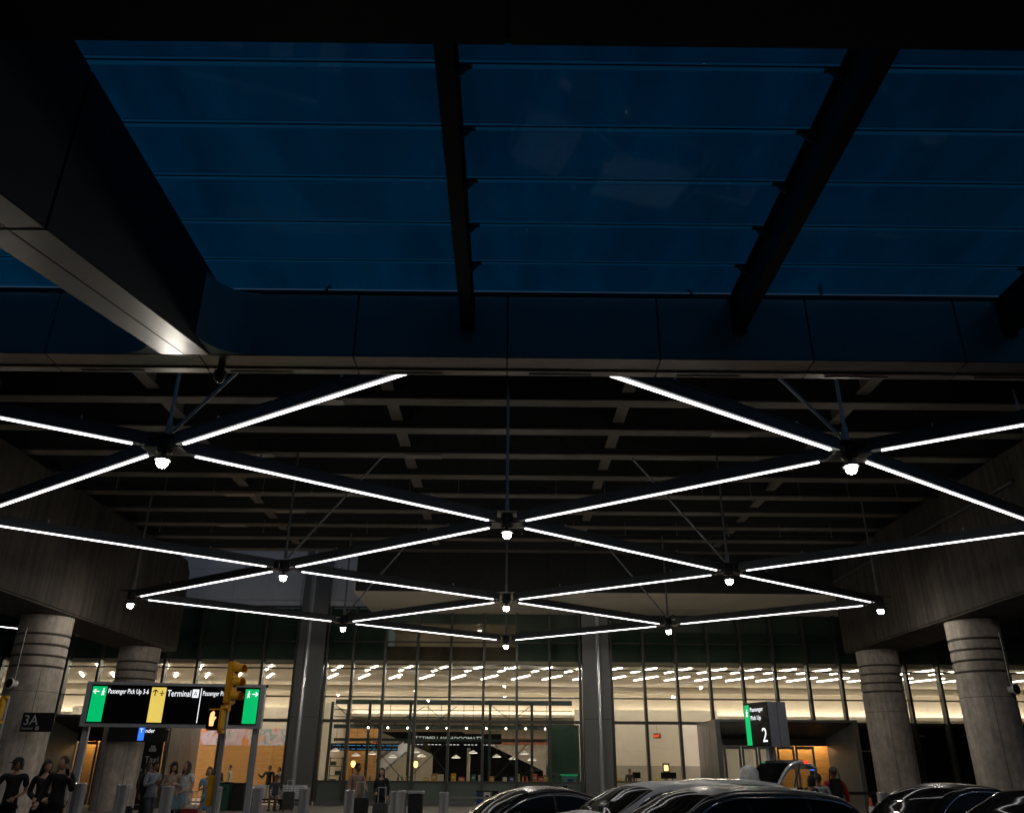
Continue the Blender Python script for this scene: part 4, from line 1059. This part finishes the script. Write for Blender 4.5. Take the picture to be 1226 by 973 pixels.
        for i in range(5):
            for q_ in range(3): go_.face(4*i+q_, 4*i+q_+1, 4*i+q_+5, 4*i+q_+4)
        go_.build('rear_window', M_carglass, tg)
        for s in (-1, 1):
            x, z = A[6]; o = boxc('tail_light', E_red, tg, (x + .0, s*.60, z + .0), (.11, .12, .06))
            MB().tube((rr_ + .25, s*.62, zr - .35), (A[5][0], s*.6, A[5][1]-.05), .015, 8).build('gas_strut', M_chrome, tg)
    return t
P_black = mat('car_black', (.006, .006, .007), .27, var=.05, coat=.1, spec=.3)
P_dark = mat('car_dark_blue', (.007, .014, .02), .27, var=.05, coat=.1, spec=.3)
P_silver = mat('car_silver', (.72, .73, .76), .42, metal=.0, var=.05, coat=.1)
P_white = mat('car_white', (.70, .71, .72), .2, var=.03, coat=1.)
SEDAN = dict(L=4.85, W=1.86, belt=.96, cowl=-1.0, rf=-.15, rr=.95, rw=1.72, wheels=(-1.45, 1.42), lamp=.66,
             top=[(-2.43, .52), (-2.38, .68), (-2.1, .80), (-1.5, .90), (-1.0, .99), (-.55, 1.24), (-.15, 1.40), (.25, 1.455), (.65, 1.44), (1.0, 1.36), (1.4, 1.21), (1.75, 1.09), (2.2, 1.06), (2.36, .98), (2.43, .60)],
             windows=[(-.86, .28), (.34, 1.22)], doors=(-.75, .31, 1.15))
SUV = dict(L=4.9, W=1.94, belt=1.08, cowl=-1.15, rf=-.35, rr=1.75, rw=2.22, wheels=(-1.5, 1.45), lamp=.82,
           top=[(-2.45, .6), (-2.4, .84), (-2.15, .98), (-1.6, 1.07), (-1.15, 1.13), (-.75, 1.38), (-.35, 1.57), (.1, 1.645), (.8, 1.65), (1.5, 1.60), (1.8, 1.53), (2.05, 1.32), (2.25, 1.12), (2.38, 1.0), (2.45, .62)],
           windows=[(-1.0, .12), (.18, 1.10), (1.16, 1.85)], doors=(-.85, .15, 1.1))
SUV['top'] = [(x, z*(.955 if z > 1.2 else 1.)) for x, z in SUV['top']]
SUVT = dict(SUV)
car('glossy black sedan beside the silver hood, before the middle glazing', (.38, 16.8, 0), R(17.7), P_black, SEDAN)
car('dark blue sport utility car with chrome window line and dark roof', (2.95, 12.95, 0), R(17.7), P_dark, SUV, k=.98)
car('silver sport utility car behind the dark blue one', (2.5, 15.25, 0), R(17.7), P_silver, SUV)
car('white sport utility car with its tailgate raised', (4.55, 20.85, 0), R(17.7), P_white, SUVT, gate=True, trim=False)
car('black sedan before the second ringed column', (8.0, 16.6, 0), R(17.7), P_black, dict(SEDAN, top=[(x, z*(1.07 if z > 1.1 else 1)) for x, z in SEDAN['top']]))
car('black sport utility car overlapping the black sedan by the column', (8.5, 13.8, 0), R(17.7), P_black, SUV)
rb = thing('roof_box', 'rounded pale plastic bundle on the white car roof', 'bundle', (5.85, 21.25, 1.55))
MB().lathe([(.18, 0), (.22, .05), (.22, .2), (.17, .28), (.08, .33), (.01, .34)], n=18).build('bundle', mat('cling_plastic', (.8, .82, .84), .3, var=.3, scale=7, bump=.6, bscale=12), rb, smooth=True)

# ================================================================== people
SKINJOBS = []
def skin_obj(name, parent, pts, edges, mats, extra=None, sub=1, root=0):
    me = bpy.data.meshes.new(name); me.from_pydata([p[:3] for p in pts], edges, [])
    o = obj(name, me, parent)
    md = o.modifiers.new('skin', 'SKIN'); md.use_smooth_shade = True; md.branch_smoothing = .4
    for i, p in enumerate(pts):
        r_ = p[3]; sv = me.skin_vertices[0].data[i]; sv.radius = r_ if isinstance(r_, tuple) else (r_, r_); sv.use_root = (i == root)
    ms = o.modifiers.new('sub', 'SUBSURF'); ms.levels = sub; ms.render_levels = sub
    SKINJOBS.append((o, mats, extra)); return o
SKINS = {'light': mat('skin_light', (.60, .34, .24), .5, var=.06), 'tan': mat('skin_tan', (.45, .23, .14), .5, var=.06), 'brown': mat('skin_brown', (.22, .10, .055), .5, var=.06)}
M_eye = mat('eye_dark', (.02, .015, .012), .2); M_lip = mat('lips', (.35, .12, .10), .5)
def cloth(col): return mat('cloth_%02d%02d%02d' % tuple(int(c*99) for c in col), col, .85, var=.22, scale=9, bump=.8, bscale=13)
def person(label, loc, face, h=1.75, skin='light', top=(.02, .02, .02), bottom=(.03, .03, .035), sleeve='long', legs='long', hair=(.02, .015, .012), hairlen=0., cap=None,
           armL=None, armR=None, walk=0., seated=False, female=False, head_turn=0., head_tilt=0., lean=0., group='people waiting on the pavement'):
    """faces -Y at 0 degrees; armL is the -X side; arm = (elbow, wrist) in metres for a 1.75 m figure"""
    t = thing('person', label, 'person', loc, R(face), group)
    k = h/1.75; dz = -.43 if seated else 0.
    sh = .175 if female else .195; wd = .90 if female else 1.
    armL = armL or ((-.25, .03, 1.15), (-.27, -.06, .90)); armR = armR or ((.25, .03, 1.15), (.27, -.06, .90))
    def up(p): return (p[0], p[1] - lean*(max(0, p[2]-.95)), p[2] + dz)
    if seated: kn = [(-.13, -.40, .50), (.13, -.40, .50)]; an = [(-.13, -.38, .09), (.13, -.38, .09)]
    else: kn = [(-.10, -.05-.16*walk, .50), (.10, -.05+.10*walk, .50)]; an = [(-.10, .03-.30*walk, .09), (.10, .03+.34*walk, .09+.05*abs(walk))]
    hip = [(-.095, 0, .90+dz), (.095, 0, .90+dz)]
    S_ = lambda p, r_: (p[0]*k, p[1]*k, p[2]*k, (r_[0]*k, r_[1]*k) if isinstance(r_, tuple) else r_*k)
    P_ = {'pel': (0, 0, .97+dz), 'wai': up((0, 0, 1.13)), 'che': up((0, .0, 1.33)), 'nec': up((0, .01, 1.48)), 'hd': up((0, -.005, 1.545)),
          'sl': up((-sh, .01, 1.435)), 'sr': up((sh, .01, 1.435))}
    el, wl_ = up(armL[0]), up(armL[1]); er, wr = up(armR[0]), up(armR[1])
    sk = SKINS[skin]
    # ---- the body: one continuous skin, with head features and hands joined in
    pts = [S_(P_['pel'], .10), S_(P_['wai'], .085), S_(P_['che'], .10), S_(P_['nec'], .054), S_(P_['hd'], .055),
           S_(P_['sl'], .05), S_(el, .036), S_(wl_, .025), S_(P_['sr'], .05), S_(er, .036), S_(wr, .025),
           S_(hip[0], .07), S_(kn[0], .05), S_(an[0], .035), S_(hip[1], .07), S_(kn[1], .05), S_(an[1], .035),
           S_((an[0][0], an[0][1]-.14, .04), .03), S_((an[1][0], an[1][1]-.14, .04), .03)]
    ed = [(0,1),(1,2),(2,3),(3,4),(2,5),(5,6),(6,7),(2,8),(8,9),(9,10),(0,11),(11,12),(12,13),(0,14),(14,15),(15,16),(13,17),(16,18)]
    hc = Vector(P_['hd'])*k + Vector((0, -.012, .088))*k
    ex = MB()
    # head: egg with jaw, nose, ears, eyes, mouth
    b0 = len(ex.v); nu, nv = 16, 12
    rot = Matrix.Rotation(R(head_turn), 3, 'Z') @ Matrix.Rotation(R(head_tilt), 3, 'X')
    def hv(p): return tuple(hc + rot @ (Vector(p)*k*1.07))
    for j in range(nv+1):
        ph = math.pi*j/nv; z = math.cos(ph)
        for i in range(nu):
            a = 2*math.pi*i/nu; jaw = 1 - .26*max(0, -z)**1.3
            x = .074*math.sin(ph)*math.cos(a)*jaw; y = .094*math.sin(ph)*math.sin(a)*(jaw if math.sin(a) > 0 else 1 - .12*max(0, -z)); ex.v.append(hv((x, y, .116*z)))
    for j in range(nv):
        for i in range(nu):
            kk = (i+1) % nu; ex.face(b0+j*nu+i, b0+(j+1)*nu+i, b0+(j+1)*nu+kk, b0+j*nu+kk)
    b = len(ex.v)
    for p in ((0, -.088, .015), (-.014, -.088, -.03), (.014, -.088, -.03), (0, -.116, -.026)): ex.v.append(hv(p))
    ex.face(b, b+1, b+3); ex.face(b, b+3, b+2); ex.face(b+1, b+2, b+3)
    for s in (-1, 1):
        b = len(ex.v)
        for p in ((s*.072, 0, .02), (s*.086, .015, .025), (s*.084, .018, -.025), (s*.07, -.002, -.03)): ex.v.append(hv(p))
        ex.face(b, b+1, b+2, b+3)
        ex.k = 1; b = len(ex.v)
        for p in ((s*.018, -.0935, .018), (s*.044, -.084, .018), (s*.044, -.083, .004), (s*.018, -.093, .004)): ex.v.append(hv(p))
        ex.face(b, b+1, b+2, b+3); ex.k = 0
    ex.k = 2; b = len(ex.v)
    for p in ((-.022, -.0845, -.054), (.022, -.0845, -.054), (.018, -.080, -.066), (-.018, -.080, -.066)): ex.v.append(hv(p))
    ex.face(b, b+1, b+2, b+3); ex.k = 0
    # hands: palm and five bent fingers
    for e_, w_, s in ((el, wl_, -1), (er, wr, 1)):
        e_ = Vector(e_)*k; w_ = Vector(w_)*k; d = (w_-e_).normalized(); side = d.cross(Vector((0, -1, .3))).normalized() * (-s); nrm = side.cross(d).normalized()
        ex.bar(w_ - d*.01, w_ + d*.085*k, .075*k, .028*k, up=nrm)
        for f_ in range(4):
            o_ = w_ + d*.08*k + side*(f_-1.5)*.019*k; ln = (.06, .072, .068, .05)[f_]*k
            mid = o_ + d*ln*.55 - nrm*s*.008*k; ex.tube(o_, mid, .0088*k, 6); ex.tube(mid, mid + (d*.6 - nrm*s*.75).normalized()*ln*.55, .0082*k, 6, .006*k)
        o_ = w_ + d*.02*k + side*.036*k; mid = o_ + (d*.6 + side*.7).normalized()*.04*k; ex.tube(o_, mid, .0105*k, 6); ex.tube(mid, mid + d*.032*k, .0095*k, 6, .007*k)
    skin_obj('body', t, pts, ed, [sk, M_eye, M_lip], ex)
    # ---- clothes
    ct = cloth(top); fe = .75 if sleeve == 'long' else (.0)
    def lerp(a, b_, u): return tuple(a[i] + (b_[i]-a[i])*u for i in range(3))
    tp_ = [S_(P_['pel'], (.155*wd, .115)), S_(P_['wai'], (.148*wd, .118)), S_(P_['che'], (.165*wd, .125)), S_(lerp(P_['che'], P_['nec'], .98), .078)]
    ed = [(0,1),(1,2),(2,3)]
    for s0, e_, w_ in ((P_['sl'], el, wl_), (P_['sr'], er, wr)):
        b = len(tp_); tp_.append(S_(s0, .075*wd))
        if sleeve == 'long': tp_ += [S_(e_, .064), S_(lerp(e_, w_, .9), .05)]; ed += [(2, b), (b, b+1), (b+1, b+2)]
        else: tp_ += [S_(lerp(s0, e_, .75), .062)]; ed += [(2, b), (b, b+1)]
    tp_.append(S_((0, 0, .88+dz), (.16*wd, .12))); ed.append((0, len(tp_)-1))
    skin_obj('top_garment', t, tp_, ed, [ct])
    cb = cloth(bottom); end = {'long': 1., 'short': .55, 'skirt': .0}[legs]
    bp_ = [S_((0, 0, .99+dz), (.145*wd, .105)), S_((0, 0, .90+dz), (.14, .11))]; ed = [(0, 1)]
    if legs == 'skirt':
        hem = Vector((0, 0, .58+dz)) if not seated else Vector((0, -.2, .5))
        bp_.append((hem.x*k, hem.y*k, hem.z*k, (.19*k, .15*k))); ed.append((1, 2))
    else:
        for i in range(2):
            b = len(bp_); bp_.append(S_(lerp(hip[i], kn[i], .15), .098))
            if end > .6: bp_ += [S_(kn[i], .075), S_(lerp(kn[i], an[i], .93), .06)]; ed += [(1, b), (b, b+1), (b+1, b+2)]
            else: bp_ += [S_(lerp(hip[i], kn[i], .62), .092)]; ed += [(1, b), (b, b+1)]
    skin_obj('trousers' if legs == 'long' else ('shorts' if legs == 'short' else 'skirt'), t, bp_, ed, [cb], root=1)
    for i in range(2):
        a = Vector(an[i])*k; m = MB()
        m.prism([(a.y + .06*k, 0), (a.y + .07*k, .07*k), (a.y + .0*k, .10*k), (a.y - .09*k, .075*k), (a.y - .19*k, .045*k), (a.y - .20*k, 0)], a.x - .045*k, a.x + .045*k, 'X')
        o = m.build('shoe', M_plastic if top[0] < .3 else M_white, t, bevel=.012)
        o.location.z = max(0, (an[i][2]-.09)*k)
    # ---- hair and cap
    hm_ = MB(); hcol = mat('hair_%02d' % int(hair[0]*99), hair, .6, var=.25, scale=30)
    b0 = len(hm_.v); nu, nv = 18, 9
    for j in range(nv+1):
        ph = R(100)*j/nv
        for i in range(nu):
            a = 2*math.pi*i/nu; fr = math.sin(a) < -.35
            pz = ph if not fr else min(ph, R(52)); jit = 1 + .05*math.sin(7*a + 3*j)
            hm_.v.append(hv((.084*math.sin(pz)*math.cos(a)*jit, .106*math.sin(pz)*math.sin(a)*jit + .006, .012 + .118*math.cos(pz)*jit)))
    for j in range(nv):
        for i in range(nu):
            kk = (i+1) % nu; hm_.face(b0+j*nu+i, b0+(j+1)*nu+i, b0+(j+1)*nu+kk, b0+j*nu+kk)
    if hairlen > 0:
        b0 = len(hm_.v); nu2 = 11; nv2 = 6
        for j in range(nv2+1):
            for i in range(nu2):
                a = R(-25 + 230*i/(nu2-1)); u = j/nv2; f_ = 1 + .1*u + .05*math.sin(9*a + j)
                hm_.v.append(hv((.088*math.cos(a)*f_, .108*math.sin(a)*f_ + .012, .03 - hairlen*u)))
        for j in range(nv2):
            for i in range(nu2-1): hm_.face(b0+j*nu2+i, b0+(j+1)*nu2+i, b0+(j+1)*nu2+i+1, b0+j*nu2+i+1)
    hm_.build('hair', hcol, t, smooth=True)
    if cap:
        cm_ = MB(); b0 = len(cm_.v)
        for j in range(7):
            ph = R(82)*j/6
            for i in range(18):
                a = 2*math.pi*i/18; cm_.v.append(hv((.092*math.sin(ph)*math.cos(a), .115*math.sin(ph)*math.sin(a) + .004, .035 + .105*math.cos(ph))))
        for j in range(6):
            for i in range(18): kk = (i+1) % 18; cm_.face(b0+j*18+i, b0+(j+1)*18+i, b0+(j+1)*18+kk, b0+j*18+kk)
        b = len(cm_.v)
        for p in ((-.075, -.075, .05), (.075, -.075, .05), (.06, -.17, .035), (-.06, -.17, .035), (-.075, -.075, .042), (.075, -.075, .042), (.06, -.17, .028), (-.06, -.17, .028)): cm_.v.append(hv(p))
        for q in ((0,1,2,3), (7,6,5,4), (2,6,7,3), (0,3,7,4), (1,5,6,2)): cm_.face(*[b+i for i in q])
        cm_.build('cap', cloth(cap), t, smooth=True)
    return t
def phone(loc, rz=0., col=M_screen, label='', group='phones in hands'):
    t = tag(MB().box(-.036, -.004, -.075, .036, .004, .075).build('phone', col, None, bevel=.003), label, 'phone', group); t.location = loc; t.rotation_euler = (R(35), 0, rz)
def suitcase(loc, rz, col, label, h=.62, w=.42, handle=True):
    t = thing('suitcase', label, 'suitcase', loc, rz, 'suitcases on the pavement')
    MB().box(-w/2, -.13, .06, w/2, .13, h).build('shell', col, t, bevel=.04)
    for x in (-w/2+.06, w/2-.06):
        for y in (-.09, .09): MB().lathe([(.03, -.012), (.03, .012)], (x, y, .03), 'X', 10).build('wheel', M_rubber, t)
    for i in range(4): boxc('rib', M_plastic, t, (-w/2 + w*(i+1)/5, -.131, .06 + (h-.06)/2), (.012, .008, (h-.06)*.85))
    if handle:
        m = MB()
        for x in (-.11, .11): m.bar((x, .08, h-.02), (x, .08, h+.40), .018, .018)
        m.bar((-.13, .08, h+.40), (.13, .08, h+.40), .03, .03); m.build('handle', M_grey_metal, t)
    return t
def bag(loc, rz, col, label, w=.34, h=.3, d=.14, cat='bag'):
    t = thing('backpack' if cat == 'backpack' else 'shoulder_bag', label, cat, loc, rz)
    MB().prism([(-w/2*.92, -h), (w/2*.92, -h), (w/2, -h*.5), (w/2*.9, 0), (-w/2*.9, 0), (-w/2, -h*.5)], -d/2, d/2, 'Y').build('bag_body', col, t, bevel=.03)
    m = MB(); n = 8
    for i in range(n):
        a0, a1 = math.pi*i/n, math.pi*(i+1)/n; m.bar((-w*.4*math.cos(a0), 0, .3*math.sin(a0)-.02), (-w*.4*math.cos(a1), 0, .3*math.sin(a1)-.02), .03, .012)
    m.build('strap', col, t); return t

BK = (.014, .014, .016)
rest = lambda s: ((s*.225, .05, 1.15), (s*.235, -.03, .90))
hold = lambda s: ((s*.23, .03, 1.14), (s*.07, -.26, 1.22))
raise_ = lambda s: ((s*.28, -.08, 1.14), (s*.20, -.22, 1.42))
out_ = lambda s: ((s*.34, -.10, 1.18), (s*.48, -.28, 1.30))
waist = lambda s: ((s*.235, .06, 1.14), (s*.10, -.20, 1.02))
person('person in black tee and cap reaching out with a phone, by the column', (-9.85, 18.0, SW), 12, 1.76, 'tan', BK, BK, 'short', 'long', (.012, .01, .01), .12, (.02, .02, .022), armL=out_(-1), armR=waist(1), head_turn=-20)
person('person in black hooded top and shorts with long dark hair, looking down', (-9.48, 18.45, SW), 25, 1.72, 'light', BK, BK, 'long', 'short', (.012, .01, .01), .28, None, armL=waist(-1), armR=waist(1), female=True, head_tilt=18, head_turn=30)
person('person in white and red top half hidden behind two people in black', (-9.98, 20.1, SW), -10, 1.68, 'tan', (.45, .42, .42), (.05, .07, .14), 'long', 'long', (.02, .015, .012), .1, None, armL=raise_(-1), female=True)
person('bearded person in black jacket lifting a phone beside the sign post', (-8.93, 18.0, SW), 8, 1.79, 'light', BK, BK, 'long', 'long', (.03, .02, .015), 0, None, armL=((-.27, .02, 1.14), (-.30, -.12, .92)), armR=raise_(1), head_turn=-30)
phone((-10.32, 17.75, 1.49), R(20), M_screen, 'dark phone held out by the person in a cap'); phone((-8.70, 17.75, 1.66), 0, M_screen, 'dark phone lifted by the person in the black jacket'); phone((-10.22, 19.85, 1.66), 0, mat('phone_blue', (.03, .08, .25), .3, emit=(.05, .2, .6), estr=.3), 'blue lit phone of the person in white and red')
person('person in dark jacket walking behind the man in grey', (-10.15, 25.3, SW), 75, 1.72, 'brown', (.03, .025, .025), BK, 'long', 'long', (.015, .012, .01), 0, None, walk=.8)
person('person in grey blue sweater with backpack looking at a phone', (-9.83, 25.0, SW), 60, 1.74, 'brown', (.22, .25, .29), (.05, .06, .08), 'long', 'long', (.012, .01, .01), 0, None, armL=hold(-1), armR=hold(1), head_tilt=22, walk=.4)
bag((-9.98, 25.1, 1.56), R(60), cloth(BK), 'black backpack worn by the person in grey blue', .3, .46, .16, 'backpack')
suitcase((-10.35, 24.7, SW), R(20), mat('case_black', (.015, .015, .017), .5), 'black suitcase pulled by the walking person')
person('person in beige jacket and dark cap holding a phone', (-8.92, 24.0, SW), 20, 1.72, 'light', (.42, .33, .25), BK, 'long', 'long', (.015, .012, .01), .2, (.02, .02, .02), armL=hold(-1), armR=hold(1), female=True, head_turn=-25)
person('woman in white tee with bare legs beside the beige jacket', (-8.62, 24.15, SW), -15, 1.74, 'light', (.72, .72, .74), (.60, .60, .62), 'short', 'short', (.05, .025, .015), .22, None, armL=((-.22, .02, 1.15), (-.12, -.24, 1.1)), armR=waist(1), female=True, head_tilt=-10, head_turn=-25)
bag((-8.68, 23.9, 1.08), R(-10), cloth((.25, .40, .48)), 'pale blue cloth shoulder bag hung on the woman in white', .38, .36, .14)
person('woman in light blue dress holding a phone by the signal pole', (-8.02, 24.2, SW), 30, 1.60, 'light', (.20, .42, .58), (.20, .42, .58), 'short', 'skirt', (.02, .015, .012), .12, None, armL=hold(-1), armR=waist(1), female=True, head_turn=-25)
suitcase((-8.2, 23.6, SW), R(10), mat('case_red', (.30, .03, .03), .5), 'red and black suitcase by the woman in blue', .62); suitcase((-8.42, 23.9, SW), R(5), mat('case_black', (.015, .015, .017), .5), 'plain black suitcase standing next to the red one', .6)
person('bearded man in tan sweater resting a hand on luggage', (-4.30, 26.0, SW), 40, 1.72, 'brown', (.40, .25, .18), BK, 'long', 'long', (.012, .01, .01), 0, None, armL=rest(-1), armR=((.24, -.06, 1.14), (.18, -.30, 1.02)), head_turn=15)
person('woman in black with long dark hair and sunglasses on her head', (-3.72, 27.0, SW), -8, 1.60, 'light', BK, BK, 'long', 'long', (.012, .01, .01), .34, None, armL=waist(-1), armR=rest(1), female=True)
suitcase((-4.05, 25.2, SW), R(10), mat('case_black', (.015, .015, .017), .5), 'large black suitcase beside the man in tan', .85, .5); suitcase((-3.55, 25.9, SW), R(-8), mat('case_grey', (.08, .09, .09), .6, var=.4, scale=20), 'dark patterned suitcase before the woman in black', .7, .42)
suitcase((-8.65, 36.1, SW), R(5), mat('case_charcoal', (.05, .05, .045), .6), 'upright charcoal suitcase standing before the grey pilaster', .72, .46)
suitcase((-8.6, 15.9, 0), R(20), mat('case_silver', (.38, .42, .47), .35), 'shiny silver suitcase at the feet of the person in a cap', 1.0, .5, False)
person('person in dark shirt seated beside the charcoal suitcase', (-9.35, 36.65, SW), 5, 1.74, 'brown', (.06, .06, .07), (.25, .27, .30), 'short', 'short', (.012, .01, .01), 0, None, seated=True, armL=((-.25, -.02, 1.13), (-.15, -.32, .98)), armR=((.25, -.02, 1.13), (.15, -.32, .98)), head_tilt=20)
person('person in grey tee standing behind the raised tailgate', (8.0, 22.7, 0), 160, 1.70, 'brown', (.42, .42, .44), BK, 'short', 'long', (.012, .01, .01), 0, None)
person('dark haired woman bending by the raised tailgate', (7.62, 22.4, 0), 120, 1.66, 'tan', BK, BK, 'long', 'long', (.02, .012, .01), .16, None, female=True, lean=.25, armL=waist(-1), armR=waist(1))
person('person in red jacket and backpack seen from behind', (8.55, 23.1, 0), 170, 1.84, 'brown', (.45, .02, .03), BK, 'long', 'long', (.05, .04, .035), 0, (.10, .09, .08))
bag((8.50, 22.89, 1.60), R(-8), cloth(BK), 'black backpack worn over the red jacket', .32, .48, .18, 'backpack')
for (lab, x, y, f_, top, bot, hl, fem, sk_) in (('woman in black standing before the oak wall by the green bin', -14.4, 45.0, 60, BK, BK, .3, True, 'tan'), ('person in white shirt with small backpack before the oak wall', -13.95, 45.2, -60, (.62, .6, .56), BK, 0, False, 'light'),
        ('person in dark jacket stretching an arm before the oak wall', -11.7, 44.3, 10, BK, (.3, .3, .3), 0, False, 'brown'), ('person in cream vest beside the one in a dark jacket', -11.3, 44.6, -20, (.5, .45, .36), BK, .1, True, 'tan')):
    person(lab, (x, y, SW), f_, 1.58 if fem else 1.66, sk_, top, bot, 'long', 'long', (.015, .012, .01), hl, None, female=fem, armL=(out_(-1) if 'stretching' in lab else rest(-1)), group='people inside the terminal')
person('clerk in dark uniform behind the service desk', (6.75, 47.9, SW), 10, 1.62, 'brown', (.015, .017, .03), BK, 'long', 'long', (.015, .012, .01), 0, None, group='people inside the terminal')
hv_ = cloth((.45, .60, .03))
for i, x in enumerate((6.0, 8.05)):
    t_ = thing('safety_vest', 'folded yellow green safety vest on the desk, ' + ('beside the clerk' if i == 0 else 'near the monitors'), 'vest', (x, 47.1, SW + 1.035), 0, 'safety vests on the desk')
    MB().box(-.16, -.12, 0, .16, .12, .14).build('fabric', hv_, t_, bevel=.04); boxc('band', M_orange, t_, (0, -.122, .06), (.3, .006, .04))

# ---- evaluate all skin modifiers at once
dg = bpy.context.evaluated_depsgraph_get()
for o, mats_, extra in SKINJOBS:
    me = bpy.data.meshes.new_from_object(o.evaluated_get(dg))
    bm = bmesh.new(); bm.from_mesh(me)
    for f in bm.faces: f.smooth = True; f.material_index = 0
    if extra:
        vs = [bm.verts.new(v) for v in extra.v]
        for q, k_ in zip(extra.f, extra.m):
            try:
                f = bm.faces.new([vs[i] for i in q]); f.smooth = True; f.material_index = k_
            except ValueError: pass
    bmesh.ops.recalc_face_normals(bm, faces=bm.faces)
    bm.to_mesh(me); bm.free(); me.materials.clear()
    for m_ in mats_: me.materials.append(m_)
    o.modifiers.clear(); o.data = me
